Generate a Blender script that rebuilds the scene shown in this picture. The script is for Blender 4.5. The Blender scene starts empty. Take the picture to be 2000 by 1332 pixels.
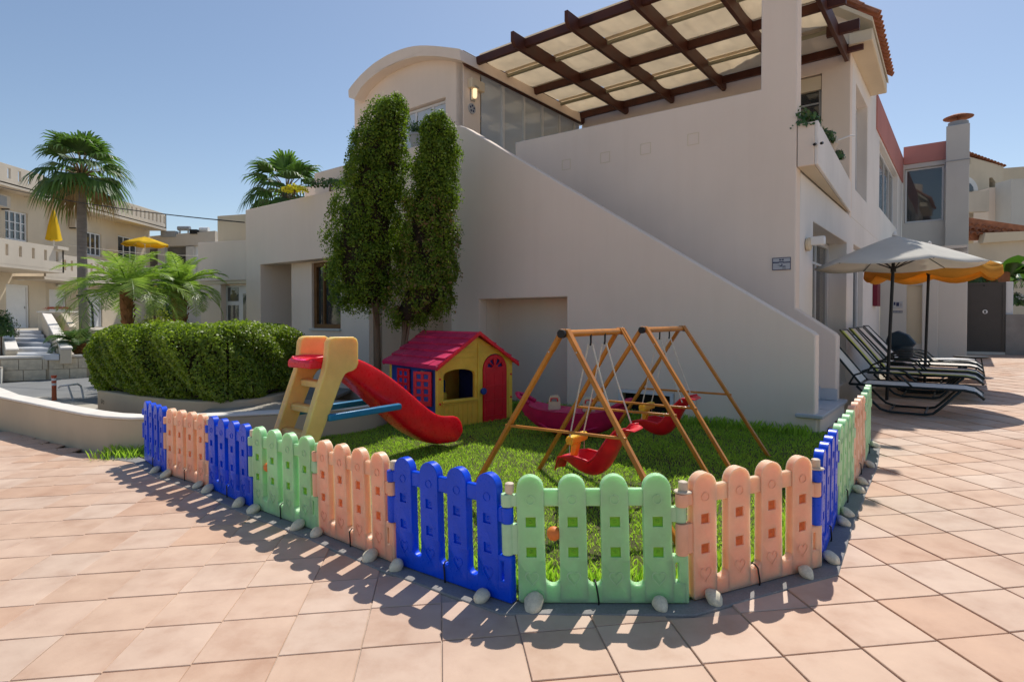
import bpy, math, random
import numpy as np
from mathutils import Vector, Matrix
from mathutils.geometry import tessellate_polygon
R = math.radians
rnd = random.Random(7)
S = bpy.context.scene
COL = S.collection

# ---------------------------------------------------------------- camera, sky, sun, exposure
F_PX, CY_PX, PITCH, HCAM = 1138.1, 643.4, -0.01628, 1.37      # lens of a 2000 px wide frame
cam_d = bpy.data.cameras.new('camera')
cam_d.lens = 36.0 * F_PX / 2000.0
cam_d.sensor_width = 36.0
cam_d.shift_y = -(666.0 - CY_PX) / 2000.0
cam_d.clip_end = 2000
cam_d.clip_start = 0.05
cam = bpy.data.objects.new('camera', cam_d)
COL.objects.link(cam)
cam.location = (0, 0, HCAM)
cam.rotation_euler = (math.pi / 2 + PITCH, 0, 0)
S.camera = cam

SUN_EL, SUN_AZ = R(57.5), R(22.5)        # azimuth from +Y towards +X
world = bpy.data.worlds.new('World')
S.world = world
world.use_nodes = True
wn = world.node_tree
wn.nodes.clear()
sky = wn.nodes.new('ShaderNodeTexSky')
sky.sky_type = 'NISHITA'
sky.sun_disc = False
sky.sun_elevation = SUN_EL
sky.sun_rotation = SUN_AZ
sky.altitude = 0
sky.air_density = 1.0
sky.dust_density = 0.6
sky.ozone_density = 0.4
bg = wn.nodes.new('ShaderNodeBackground')
bg.inputs['Strength'].default_value = 0.100
wo = wn.nodes.new('ShaderNodeOutputWorld')
wn.links.new(sky.outputs[0], bg.inputs[0])
wn.links.new(bg.outputs[0], wo.inputs[0])

sun_d = bpy.data.lights.new('sun', 'SUN')
sun_d.energy = 3.75
sun_d.angle = R(0.5)
sun_d.color = (1.0, 0.955, 0.88)
sun = bpy.data.objects.new('sun', sun_d)
COL.objects.link(sun)
tosun = Vector((math.sin(SUN_AZ) * math.cos(SUN_EL), math.cos(SUN_AZ) * math.cos(SUN_EL), math.sin(SUN_EL)))
sun.rotation_euler = tosun.to_track_quat('Z', 'Y').to_euler()

S.view_settings.view_transform = 'Standard'
S.view_settings.look = 'None'
S.view_settings.exposure = 0.27
S.view_settings.gamma = 1.0
S.view_settings.use_curve_mapping = False

# ---------------------------------------------------------------- measuring helpers
O3 = np.array([0, 0, HCAM])
GX, GY = 0.02686, 0.00911                # the paved ground falls gently to the left
YB = R(-38.04)
U3 = np.array([math.cos(YB), math.sin(YB), 0.0])   # along the main wall of the building
V3 = np.array([-math.sin(YB), math.cos(YB), 0.0])  # into the building

def ray(x, y):
    a = (x - 1000) / F_PX; b = (CY_PX - y) / F_PX
    return np.array([a, math.cos(PITCH) - b * math.sin(PITCH), math.sin(PITCH) + b * math.cos(PITCH)])
def gz(x, y):
    return GX * x + GY * y
def G(x, y, dz=0.0):
    d = ray(x, y); t = (dz - HCAM) / (d[2] - GX * d[0] - GY * d[1]); return O3 + t * d
def AT(x, y, Y):
    d = ray(x, y); return O3 + d * Y / d[1]
def HZ(x, y, z):
    d = ray(x, y); return O3 + d * ((z - HCAM) / d[2])
def loc(P):
    return (float(P @ U3), float(P @ V3), float(P[2]))
def FR(x, y, v0):                        # pixel -> (u, z) on a wall parallel to the main wall
    d = ray(x, y); P = O3 + d * (v0 / (d @ V3)); a = loc(P); return (a[0], a[2])
def SD(x, y, u0):                        # pixel -> (v, z) on a wall running into depth
    d = ray(x, y); P = O3 + d * (u0 / (d @ U3)); a = loc(P); return (a[1], a[2])
def W(u, v, z=0.0):
    P = U3 * u + V3 * v; return (float(P[0]), float(P[1]), z)

# ---------------------------------------------------------------- mesh helpers
class MB:
    def __init__(s):
        s.v = []; s.f = []
    def add(s, vs, fs):
        n = len(s.v); s.v += [tuple(float(c) for c in p) for p in vs]; s.f += [tuple(i + n for i in f) for f in fs]; return s
    def box(s, x0, x1, y0, y1, z0, z1, M=None):
        vs = [(x, y, z) for z in (z0, z1) for y in (y0, y1) for x in (x0, x1)]
        if M is not None: vs = [tuple(M @ Vector(p)) for p in vs]
        return s.add(vs, [(0, 2, 3, 1), (4, 5, 7, 6), (0, 1, 5, 4), (2, 6, 7, 3), (0, 4, 6, 2), (1, 3, 7, 5)])
    def bar(s, a, b, w, h, up=(0, 0, 1)):
        a = Vector(a); b = Vector(b); d = (b - a).normalized(); up = Vector(up)
        r = d.cross(up)
        if r.length < 1e-4: r = d.cross(Vector((1, 0, 0)))
        r.normalize(); q = r.cross(d)
        vs = []
        for p in (a, b):
            for sr, sq in ((-1, -1), (1, -1), (1, 1), (-1, 1)):
                vs.append(p + r * sr * w / 2 + q * sq * h / 2)
        return s.add(vs, [(3, 2, 1, 0), (4, 5, 6, 7), (0, 1, 5, 4), (1, 2, 6, 5), (2, 3, 7, 6), (3, 0, 4, 7)])
    def tube(s, pts, r, n=8, cap=True, closed=False):
        pts = [Vector(p) for p in pts]; m = len(pts); base = len(s.v)
        rs = r if isinstance(r, (list, tuple)) else [r] * m
        prev = None
        for i, p in enumerate(pts):
            if closed: d = (pts[(i + 1) % m] - pts[i - 1]).normalized()
            elif i == 0: d = (pts[1] - p).normalized()
            elif i == m - 1: d = (p - pts[-2]).normalized()
            else: d = ((pts[i + 1] - p).normalized() + (p - pts[i - 1]).normalized()).normalized()
            if prev is None:
                a = d.orthogonal().normalized()
            else:
                a = (prev - d * prev.dot(d)).normalized()
            prev = a; b = d.cross(a)
            for k in range(n):
                t = 2 * math.pi * k / n
                s.v.append(tuple(p + a * math.cos(t) * rs[i] + b * math.sin(t) * rs[i]))
        for i in range(m if closed else m - 1):
            for k in range(n):
                j = (i + 1) % m
                s.f.append((base + i * n + k, base + i * n + (k + 1) % n, base + j * n + (k + 1) % n, base + j * n + k))
        if cap and not closed:
            s.f.append(tuple(base + k for k in range(n))[::-1]); s.f.append(tuple(base + (m - 1) * n + k for k in range(n)))
        return s
    def lathe(s, prof, n=16, c=(0, 0, 0)):
        base = len(s.v)
        for r, z in prof:
            for k in range(n):
                t = 2 * math.pi * k / n
                s.v.append((c[0] + r * math.cos(t), c[1] + r * math.sin(t), c[2] + z))
        for i in range(len(prof) - 1):
            for k in range(n):
                s.f.append((base + i * n + k, base + i * n + (k + 1) % n, base + (i + 1) * n + (k + 1) % n, base + (i + 1) * n + k))
        s.f.append(tuple(base + k for k in range(n))[::-1]); s.f.append(tuple(base + (len(prof) - 1) * n + k for k in range(n)))
        return s
    def slab(s, outer, holes, o, ex, ey, ez):
        """polygon with holes in the plane (o; ex, ey), thickened by the vector ez"""
        o = Vector(o); ex = Vector(ex); ey = Vector(ey); ez = Vector(ez)
        def area(l): return sum(l[i][0] * l[(i + 1) % len(l)][1] - l[(i + 1) % len(l)][0] * l[i][1] for i in range(len(l)))
        loops = [list(outer)] + [list(h) for h in holes]
        loops = [l if (area(l) > 0) == (i == 0) else l[::-1] for i, l in enumerate(loops)]
        flat = [p for l in loops for p in l]
        tri = tessellate_polygon([[Vector((p[0], p[1], 0)) for p in l] for l in loops])
        n = len(flat); vs = [o + ex * p[0] + ey * p[1] for p in flat]; vs += [p + ez for p in vs]
        fs = []
        flip = ex.cross(ey).dot(ez) > 0
        for t in tri:
            a, b, c = (flat[i] for i in t)
            if (b[0] - a[0]) * (c[1] - a[1]) - (c[0] - a[0]) * (b[1] - a[1]) < 0: t = (t[0], t[2], t[1])
            t = tuple(t); u = tuple(i + n for i in t)
            if flip: fs += [t[::-1], u]
            else: fs += [t, u[::-1]]
        k = 0
        for l in loops:
            m = len(l)
            for i in range(m):
                a, b = k + i, k + (i + 1) % m
                fs.append((a, b, b + n, a + n) if flip else (a, a + n, b + n, b))
            k += m
        return s.add(vs, fs)
    def build(s, name, mat, parent=None, smooth=False, bevel=0, seg=2, mats=None):
        me = bpy.data.meshes.new(name)
        me.from_pydata(s.v, [], s.f); me.update()
        me.materials.append(mat)
        ob = bpy.data.objects.new(name, me); COL.objects.link(ob)
        if parent is not None: ob.parent = parent
        if smooth:
            if smooth is True: me.shade_smooth()
            else:
                me.shade_smooth()
                me.set_sharp_from_angle(angle=R(smooth))
        if bevel:
            b = ob.modifiers.new('bevel', 'BEVEL'); b.width = bevel; b.segments = seg; b.limit_method = 'ANGLE'; b.angle_limit = R(50); b.harden_normals = False
            me.shade_smooth(); me.set_sharp_from_angle(angle=R(40))
        return ob

def npmesh(name, verts, faces_n, mat, parent=None, per=4, smooth=False):
    """fast mesh: verts (N,3); consecutive groups of `per` verts are one face"""
    n = len(verts); nf = n // per
    me = bpy.data.meshes.new(name)
    me.vertices.add(n); me.vertices.foreach_set('co', np.asarray(verts, np.float32).ravel())
    me.loops.add(n); me.loops.foreach_set('vertex_index', np.arange(n, dtype=np.int32))
    me.polygons.add(nf)
    me.polygons.foreach_set('loop_start', np.arange(0, n, per, dtype=np.int32))
    me.polygons.foreach_set('loop_total', np.full(nf, per, np.int32))
    me.update(calc_edges=True)
    me.materials.append(mat)
    ob = bpy.data.objects.new(name, me); COL.objects.link(ob)
    if parent is not None: ob.parent = parent
    return ob

def thing(name, label, cat, at=(0, 0, 0), rz=0.0, group=None):
    o = bpy.data.objects.new(name, None); COL.objects.link(o)
    o.empty_display_size = 0.1
    o.location = tuple(float(c) for c in at); o.rotation_euler = (0, 0, rz)
    o['label'] = label; o['category'] = cat
    if group: o['group'] = group
    return o
def tag(o, label, cat, group=None):
    o['label'] = label; o['category'] = cat
    if group: o['group'] = group
    return o
def kind(o, k):
    o['kind'] = k; return o
def copy_tree(o, parent=None):
    c = o.copy(); COL.objects.link(c); c.parent = parent
    for ch in list(o.children): copy_tree(ch, c)
    return c

# ---------------------------------------------------------------- materials
def new_mat(name):
    m = bpy.data.materials.new(name); m.use_nodes = True
    nt = m.node_tree; return m, nt, nt.nodes['Principled BSDF']
def nd(nt, t, **kw):
    n = nt.nodes.new(t)
    for k, v in kw.items(): setattr(n, k, v)
    return n
def coords(nt, world=True, scale=(1, 1, 1)):
    mp = nd(nt, 'ShaderNodeMapping'); mp.inputs['Scale'].default_value = scale
    if world:
        g = nd(nt, 'ShaderNodeNewGeometry'); nt.links.new(g.outputs['Position'], mp.inputs[0])
    else:
        g = nd(nt, 'ShaderNodeTexCoord'); nt.links.new(g.outputs['Object'], mp.inputs[0])
    return mp.outputs[0]
def noise(nt, vec, scale, detail=4, rough=.55):
    n = nd(nt, 'ShaderNodeTexNoise'); n.inputs['Scale'].default_value = scale; n.inputs['Detail'].default_value = detail; n.inputs['Roughness'].default_value = rough
    nt.links.new(vec, n.inputs['Vector']); return n
def ramp(nt, fac, stops):
    r = nd(nt, 'ShaderNodeValToRGB'); e = r.color_ramp.elements
    while len(e) < len(stops): e.new(0.5)
    for el, (p, c) in zip(e, stops): el.position = p; el.color = (c[0], c[1], c[2], 1)
    nt.links.new(fac, r.inputs[0]); return r
def bump(nt, bs, h, strength=.3, dist=.01, prev=None):
    b = nd(nt, 'ShaderNodeBump'); b.inputs['Strength'].default_value = strength; b.inputs['Distance'].default_value = dist
    nt.links.new(h, b.inputs['Height'])
    if prev is not None: nt.links.new(prev, b.inputs['Normal'])
    nt.links.new(b.outputs[0], bs.inputs['Normal']); return b.outputs[0]
def mul(c, k): return tuple(min(1, x * k) for x in c)

def surf(name, col, rough=.6, var=.12, sc=1.2, bsc=60, bst=.15, bdist=.004, spec=.3, world=True, metal=0, fine=0.0, stretch=(1, 1, 1), coat=0):
    m, nt, bs = new_mat(name)
    v = coords(nt, world, stretch)
    n1 = noise(nt, v, sc, 6, .6)
    r = ramp(nt, n1.outputs[0], [(.25, mul(col, 1 - var)), (.5, col), (.75, mul(col, 1 + var))])
    out = r.outputs[0]
    if fine:
        n3 = noise(nt, v, 90, 3, .7)
        r3 = ramp(nt, n3.outputs[0], [(.3, (1 - fine,) * 3), (.7, (1 + 0 * fine,) * 3)])
        mx = nd(nt, 'ShaderNodeMix', data_type='RGBA', blend_type='MULTIPLY'); mx.inputs[0].default_value = 1
        nt.links.new(out, mx.inputs[6]); nt.links.new(r3.outputs[0], mx.inputs[7]); out = mx.outputs[2]
    nt.links.new(out, bs.inputs['Base Color'])
    bs.inputs['Roughness'].default_value = rough; bs.inputs['Specular IOR Level'].default_value = spec; bs.inputs['Metallic'].default_value = metal
    if coat: bs.inputs['Coat Weight'].default_value = coat; bs.inputs['Coat Roughness'].default_value = .15
    n2 = noise(nt, v, bsc, 4, .6)
    bump(nt, bs, n2.outputs[0], bst, bdist)
    rr = ramp(nt, n1.outputs[0], [(.3, (max(0, rough - .08),) * 3), (.7, (min(1, rough + .08),) * 3)])
    nt.links.new(rr.outputs[0], bs.inputs['Roughness'])
    return m

def stucco(name, col, stain=.10):
    """painted render: fine grain, faint trowel waves, soft grime streaks running down"""
    m, nt, bs = new_mat(name)
    v = coords(nt)
    big = noise(nt, v, .55, 5, .55)
    r = ramp(nt, big.outputs[0], [(.3, mul(col, 1 - stain)), (.55, col), (.8, mul(col, 1 + stain * .4))])
    vs = coords(nt, True, (2.2, 2.2, .18))
    st = noise(nt, vs, 2.2, 6, .65)
    r2 = ramp(nt, st.outputs[0], [(.36, (.87, .84, .80)), (.56, (1, 1, 1))])
    mx = nd(nt, 'ShaderNodeMix', data_type='RGBA', blend_type='MULTIPLY'); mx.inputs[0].default_value = .13
    nt.links.new(r.outputs[0], mx.inputs[6]); nt.links.new(r2.outputs[0], mx.inputs[7])
    nt.links.new(mx.outputs[2], bs.inputs['Base Color'])
    bs.inputs['Roughness'].default_value = .88; bs.inputs['Specular IOR Level'].default_value = .2
    w = noise(nt, v, 3.5, 3, .5); b1 = bump(nt, bs, w.outputs[0], .25, .012)
    g = noise(nt, v, 170, 3, .6); bump(nt, bs, g.outputs[0], .35, .002, b1)
    return m

def plastic(name, col, rough=.38, fade=.12, glow=0.0):
    m, nt, bs = new_mat(name)
    v = coords(nt)
    n1 = noise(nt, v, 5, 5, .6)
    r = ramp(nt, n1.outputs[0], [(.3, mul(col, 1 - fade)), (.6, col), (.85, tuple(min(1, c * (1 + fade * .5) + .02) for c in col))])
    # scuffs and dust
    n3 = noise(nt, v, 38, 6, .7)
    r3 = ramp(nt, n3.outputs[0], [(.62, (0, 0, 0)), (.80, (.5, .5, .5))])
    mx = nd(nt, 'ShaderNodeMix', data_type='RGBA'); nt.links.new(r3.outputs[0], mx.inputs[0])
    nt.links.new(r.outputs[0], mx.inputs[6]); mx.inputs[7].default_value = tuple(c * .85 + .018 for c in col) + (1,)
    nt.links.new(mx.outputs[2], bs.inputs['Base Color'])
    rr = ramp(nt, n3.outputs[0], [(.3, (rough - .06,) * 3), (.7, (rough + .16,) * 3)])
    nt.links.new(rr.outputs[0], bs.inputs['Roughness'])
    # dust and faint grime in patches
    n4 = noise(nt, v, 2.3, 6, .7); r4 = ramp(nt, n4.outputs[0], [(.42, (.80, .77, .72)), (.60, (1, 1, 1))])
    m4 = nd(nt, 'ShaderNodeMix', data_type='RGBA', blend_type='MULTIPLY'); m4.inputs[0].default_value = .55
    nt.links.new(mx.outputs[2], m4.inputs[6]); nt.links.new(r4.outputs[0], m4.inputs[7]); nt.links.new(m4.outputs[2], bs.inputs['Base Color'])
    # blow-moulded plastic lets sunlight glow through its thin shell
    if glow:
        bs.inputs['Subsurface Weight'].default_value = .7
        bs.inputs['Subsurface Radius'].default_value = tuple(.25 + .75 * c for c in col)
        bs.inputs['Subsurface Scale'].default_value = glow
    bs.inputs['Specular IOR Level'].default_value = .42
    n2 = noise(nt, v, 120, 3, .6); bump(nt, bs, n2.outputs[0], .12, .002)
    return m

def leafmat(name, c1, c2, trans=.35, rough=.5, sc=6.0, gloss=.35):
    m, nt, bs = new_mat(name)
    v = coords(nt)
    n1 = noise(nt, v, sc, 3, .6)
    rnd_ = nd(nt, 'ShaderNodeNewGeometry')
    add = nd(nt, 'ShaderNodeMath', operation='MULTIPLY_ADD'); add.inputs[1].default_value = .55; nt.links.new(rnd_.outputs['Random Per Island'], add.inputs[0])
    sub = nd(nt, 'ShaderNodeMath', operation='MULTIPLY'); sub.inputs[1].default_value = .6; nt.links.new(n1.outputs[0], sub.inputs[0])
    nt.links.new(sub.outputs[0], add.inputs[2])
    r = ramp(nt, add.outputs[0], [(.15, c1), (.85, c2)])
    nt.links.new(r.outputs[0], bs.inputs['Base Color'])
    bs.inputs['Roughness'].default_value = rough; bs.inputs['Specular IOR Level'].default_value = gloss
    tr = nd(nt, 'ShaderNodeBsdfTranslucent'); br = nd(nt, 'ShaderNodeMix', data_type='RGBA', blend_type='MULTIPLY'); br.inputs[0].default_value = 1
    br.inputs[7].default_value = (1.5, 1.7, .7, 1); nt.links.new(r.outputs[0], br.inputs[6]); nt.links.new(br.outputs[2], tr.inputs[0])
    ms = nd(nt, 'ShaderNodeMixShader'); ms.inputs[0].default_value = trans
    out = nt.nodes['Material Output']
    nt.links.new(bs.outputs[0], ms.inputs[1]); nt.links.new(tr.outputs[0], ms.inputs[2]); nt.links.new(ms.outputs[0], out.inputs[0])
    return m

def canvas(name, col, trans=.45, wave=True):
    m, nt, bs = new_mat(name)
    v = coords(nt)
    n1 = noise(nt, v, 2.0, 5, .6)
    r = ramp(nt, n1.outputs[0], [(.3, mul(col, .86)), (.7, col)])
    nt.links.new(r.outputs[0], bs.inputs['Base Color'])
    bs.inputs['Roughness'].default_value = .9; bs.inputs['Specular IOR Level'].default_value = .1
    n2 = noise(nt, v, 300, 2, .5); bump(nt, bs, n2.outputs[0], .2, .001)
    tr = nd(nt, 'ShaderNodeBsdfTranslucent'); nt.links.new(r.outputs[0], tr.inputs[0])
    ms = nd(nt, 'ShaderNodeMixShader'); ms.inputs[0].default_value = trans
    out = nt.nodes['Material Output']
    nt.links.new(bs.outputs[0], ms.inputs[1]); nt.links.new(tr.outputs[0], ms.inputs[2]); nt.links.new(ms.outputs[0], out.inputs[0])
    return m

def glassmat(name, tint=(.05, .06, .065), rough=.03, see=.25):
    """window glass: mirrors sky and trees, darkly lets the inside through"""
    m, nt, bs = new_mat(name)
    bs.inputs['Base Color'].default_value = tint + (1,)
    bs.inputs['Roughness'].default_value = rough; bs.inputs['Specular IOR Level'].default_value = .9; bs.inputs['IOR'].default_value = 1.6
    v = coords(nt); n = noise(nt, v, 1.4, 2, .5); bump(nt, bs, n.outputs[0], .04, .02)
    tr = nd(nt, 'ShaderNodeBsdfTransparent'); ms = nd(nt, 'ShaderNodeMixShader'); ms.inputs[0].default_value = see
    out = nt.nodes['Material Output']
    nt.links.new(bs.outputs[0], ms.inputs[1]); nt.links.new(tr.outputs[0], ms.inputs[2]); nt.links.new(ms.outputs[0], out.inputs[0])
    return m

M = {}
M['wall'] = stucco('beige_render', (.82, .695, .585), .07)
M['wall_skylit'] = stucco('skylit_render', (.80, .76, .71))  # whiter copy of the beige render: stronger sky light put into facade colour
M['soffit'] = stucco('cream_render', (.70, .60, .44))
M['hotel'] = stucco('sand_render', (.64, .55, .42), .14)
M['hotelw'] = stucco('balcony_render', (.60, .53, .44), .12)
M['pinkw'] = stucco('pink_render', (.52, .22, .19))
M['greyw'] = stucco('grey_render', (.60, .575, .53))
M['lowwall'] = stucco('planter_render', (.58, .47, .33), .14)
M['coping'] = surf('white_coping', (.74, .69, .62), .7, .1, 4, 90, .2)
M['white'] = surf('white_paint', (.74, .74, .73), .42, .05, 3, 60, .08)
M['whiteal'] = surf('white_aluminium', (.66, .67, .68), .35, .05, 3, 60, .05)
M['marble'] = surf('grey_marble', (.50, .52, .55), .35, .14, 3, 40, .05, spec=.5)
M['wood'] = surf('dark_stained_wood', (.075, .024, .014), .5, .35, 3, 40, .3, stretch=(1, 1, 1))
M['winwood'] = surf('window_wood', (.16, .075, .025), .45, .3, 6, 50, .2)
M['canvas'] = canvas('cream_canvas', (.86, .77, .63), .6)
M['hem'] = canvas('canvas_hem', (.46, .43, .30), .3)
M['umb'] = canvas('grey_canvas', (.80, .77, .70), .3)
M['umby'] = canvas('yellow_canvas', (.80, .42, .07), .5)
M['umbyy'] = canvas('bright_yellow_canvas', (.85, .58, .04), .35)
M['black'] = surf('black_metal', (.012, .012, .013), .4, .2, 4, 80, .05)
M['frame'] = surf('dark_green_metal', (.012, .022, .024), .35, .2, 4, 80, .05)
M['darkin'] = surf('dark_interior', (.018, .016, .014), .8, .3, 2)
M['roomin'] = surf('room_interior', (.16, .145, .125), .8, .3, 2)
M['curtain'] = surf('curtain', (.40, .38, .35), .9, .12, 3, 8, .5, .03, stretch=(5, 5, .3))
M['glass'] = glassmat('window_glass')
M['glasslight'] = glassmat('clear_glass', (.10, .11, .12), .02, .55)
M['skypaint_glass'] = glassmat('sky_painted_glass', (.55, .61, .67), .04, .12)  # pale blue base colour stands in for bright sky reflected in the panes
M['tileroof'] = surf('roof_tile', (.42, .17, .09), .8, .35, 4, 60, .4, fine=.3)
M['blue'] = plastic('blue_plastic', (.0, .075, .78), .27, .1)
M['coral'] = plastic('coral_plastic', (.96, .51, .33), .42, .1, .11)
M['mint'] = plastic('mint_plastic', (.40, .71, .37), .42, .1, .08)
M['coral_s'] = plastic('coral_plastic_solid', (.95, .50, .32), .42, .1)
M['mint_s'] = plastic('mint_plastic_solid', (.48, .76, .46), .42, .1)
M['mint_t'] = canvas('thin_mint_plastic', (.45, .78, .12), .6)
M['coral_t'] = canvas('thin_coral_plastic', (.98, .40, .16), .55)
M['blue_s'] = M['blue_t'] = M['blue']; M['blue'].node_tree.nodes['Principled BSDF'].inputs['Specular IOR Level'].default_value = .32
M['pale'] = plastic('pale_cap_plastic', (.72, .60, .46), .5)
M['red'] = plastic('red_plastic', (.85, .008, .03), .26, .12, .05)
M['redseat'] = plastic('faded_red_plastic', (.78, .012, .03), .32, .18, .02)
M['pinkroof'] = plastic('pink_roof_plastic', (.72, .035, .13), .45, .3)
M['magenta'] = plastic('magenta_plastic', (.62, .012, .11), .42, .3)
M['yellow'] = plastic('yellow_plastic', (.98, .62, .07), .42, .12, .05)
M['lemon'] = plastic('seat_yellow_plastic', (.90, .50, .03), .4, .12, .06)
M['sand'] = plastic('sun_bleached_yellow_plastic', (.95, .61, .20), .45, .12, .09)
M['teal'] = plastic('blue_bar_plastic', (.006, .20, .42), .35, .2)
M['houseblue'] = plastic('playhouse_blue_plastic', (.02, .065, .34), .45, .25)
M['cream'] = plastic('cream_handle_plastic', (.66, .56, .36), .45)
M['orange'] = surf('orange_painted_wood', (.56, .20, .022), .38, .25, 5, 60, .15, coat=.15)
M['rope'] = surf('pale_rope', (.66, .60, .50), .9, .2, 60, 400, .4)
M['stone'] = surf('pale_river_stone', (.78, .70, .52), .6, .3, 14, 60, .35, fine=.2, world=False)
M['steel'] = surf('grey_metal', (.42, .41, .40), .35, .1, 4, 60, .05, metal=.6)
M['gate'] = surf('brown_grey_gate', (.085, .075, .068), .5, .15, 2, 60, .08)
M['asphalt'] = surf('asphalt', (.24, .24, .235), .9, .2, 1.3, 220, .5, .004, fine=.35)
M['concrete'] = surf('concrete_kerb', (.30, .285, .27), .85, .2, 3, 120, .35, fine=.25)
M['paving'] = surf('pale_paving', (.40, .36, .30), .85, .15, 3, 90, .3)
M['earth'] = surf('dry_earth', (.30, .25, .18), .95, .2, 2, 60, .6)
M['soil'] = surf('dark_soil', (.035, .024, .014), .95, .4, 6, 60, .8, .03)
M['rubble'] = surf('rubble_stone', (.76, .66, .50), .9, .2, 3, 30, .7, .02, fine=.3, world=False)
M['mortar'] = surf('mortar', (.47, .37, .29), .95, .2, 8, 80, .5)
M['trunk'] = surf('tree_bark', (.17, .115, .075), .9, .35, 6, 30, .8, .012, stretch=(1, 1, .25))
M['palmtrunk'] = surf('palm_trunk', (.20, .175, .155), .95, .3, 3, 22, .9, .02, stretch=(1, 1, 3.5))
M['palmred'] = surf('date_palm_trunk', (.26, .12, .05), .95, .4, 8, 26, 1.0, .03)
M['cypress'] = leafmat('cypress_leaves', (.022, .056, .004), (.20, .29, .022), .36, .55, 3.0)
M['hedge'] = leafmat('hedge_leaves', (.04, .085, .008), (.30, .38, .04), .42, .42, 3.5, .45)
M['grass'] = leafmat('grass_blades', (.17, .32, .025), (.46, .62, .11), .5, .5, 2.0)
M['fan'] = leafmat('fan_palm_leaves', (.03, .07, .018), (.11, .19, .05), .35, .45, 2.0)
M['fandry'] = leafmat('dry_palm_leaves', (.16, .10, .045), (.28, .18, .08), .25, .7, 3.0)
M['date'] = leafmat('date_palm_leaves', (.10, .19, .03), (.32, .42, .11), .45, .4, 2.0, .6)
M['broad'] = leafmat('broad_leaves', (.02, .06, .012), (.07, .15, .03), .3, .35, 3.0, .6)
M['reddish'] = leafmat('red_flowers', (.15, .03, .02), (.30, .07, .05), .3, .6)
M['yflower'] = leafmat('yellow_foliage', (.30, .30, .03), (.60, .48, .04), .4, .6)
M['olive'] = leafmat('yellow_green_shrub_leaves', (.12, .15, .02), (.26, .27, .05), .35, .5)
M['bin'] = surf('dark_blue_bin', (.012, .03, .05), .5, .2, 3)
M['sling1'] = surf('green_sling_fabric', (.58, .64, .10), .8, .1, 6, 300, .3)
M['sling2'] = surf('grey_sling_fabric', (.74, .70, .63), .8, .1, 6, 300, .3)
M['ball'] = plastic('orange_ball_plastic', (.80, .22, .04), .5)
M['signw'] = surf('sign_white', (.45, .46, .48), .5, .05, 3)
M['signb'] = surf('sign_navy', (.02, .03, .09), .5, .05, 3)
M['signr'] = surf('sign_dark_red', (.16, .012, .03), .5, .1, 3)
M['grey'] = surf('unit_grey', (.33, .34, .35), .6, .1, 3)
M['mortarw'] = surf('window_trim', (.55, .54, .50), .6, .06, 3)
M['terracotta'] = surf('terracotta_pot', (.30, .12, .06), .8, .2, 5)
lampg, nt_, bs_ = new_mat('lit_lamp_glass')
bs_.inputs['Base Color'].default_value = (.9, .8, .6, 1); bs_.inputs['Emission Color'].default_value = (1, .72, .4, 1); bs_.inputs['Emission Strength'].default_value = .9
M['lampglow'] = lampg
# ---------------------------------------------------------------- ground, road, paving
def inside(p, poly):
    x, y = p; c = False; n = len(poly)
    for i in range(n):
        x1, y1 = poly[i]; x2, y2 = poly[(i + 1) % n]
        if (y1 > y) != (y2 > y) and x < (x2 - x1) * (y - y1) / (y2 - y1) + x1: c = not c
    return c
def sheet(name, poly, dz, mat, thick=.05, flat=None):
    mb = MB()
    top = [(x, y, (gz(x, y) if flat is None else flat) + dz) for x, y in poly]
    bot = [(x, y, z - thick) for x, y, z in top]
    n = len(poly)
    tri = tessellate_polygon([[Vector((p[0], p[1], 0)) for p in poly]])
    fs = []
    for t in tri:
        a, b, c = (poly[i] for i in t)
        if (b[0] - a[0]) * (c[1] - a[1]) - (c[0] - a[0]) * (b[1] - a[1]) < 0: t = (t[0], t[2], t[1])
        fs.append(tuple(t))
    fs += [(i, (i + 1) % n, (i + 1) % n + n, i + n) if False else (i, i + n, (i + 1) % n + n, (i + 1) % n) for i in range(n)]
    mb.add(top + bot, fs)
    return mb.build(name, mat)

gb = MB().add([(-900, -60, -1.6), (900, -60, -1.6), (900, 1500, -1.6), (-900, 1500, -1.6)], [(0, 1, 2, 3)]).build('ground', M['earth'])
kind(gb, 'structure')

J = [(-3.70, 5.87), (-3.154, 5.311), (-2.514, 4.827), (-1.912, 4.287), (-1.256, 3.761), (-.66, 3.246), (-.012, 2.755),
     (.797, 2.705), (1.59, 3.04), (2.05, 3.70), (2.54, 4.36), (3.03, 5.02), (3.48, 5.68)]       # joints of the toy fence
LW = [(-9.6, 10.2), (-8.2, 8.95), (-6.97, 7.91), (-6.13, 7.36), (-5.29, 6.80), (-4.75, 6.46), (-4.40, 6.28), (-4.05, 6.19), (-3.55, 6.22), (-2.95, 6.40),
      (-2.35, 6.62), (-1.95, 6.85), (-1.70, 7.12), (-1.60, 7.45), (-1.68, 7.8)]                # outer foot of the low garden wall
LAWN = J + [(3.42, 6.25), (3.1, 7.0), (0, 8.9), (-1.4, 8.9), (-1.7, 7.6), (-1.95, 6.95), (-2.6, 6.6), (-4.0, 6.3), (-4.15, 6.24)]
FAR_LEFT = LW + [(-1.7, 30), (-40, 30), (-40, 10)]

kind(sheet('road', [(-45, 7), (-11, 7), (-3.2, 7.9), (-3.2, 34), (-45, 34)], -.03, M['asphalt']), 'structure')
kind(sheet('sidewalk', [(-9.7, 10.35), (-8.3, 9.15), (-7.05, 8.08), (-5.35, 6.98), (-5.3, 8.6), (-8.9, 11.1)], .05, M['paving'], .12), 'structure')
kind(sheet('lawn_soil', LAWN, .012, surf('lawn_soil', (.085, .085, .03), .95, .4, 9, 60, .8, .02)), 'structure')

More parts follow.
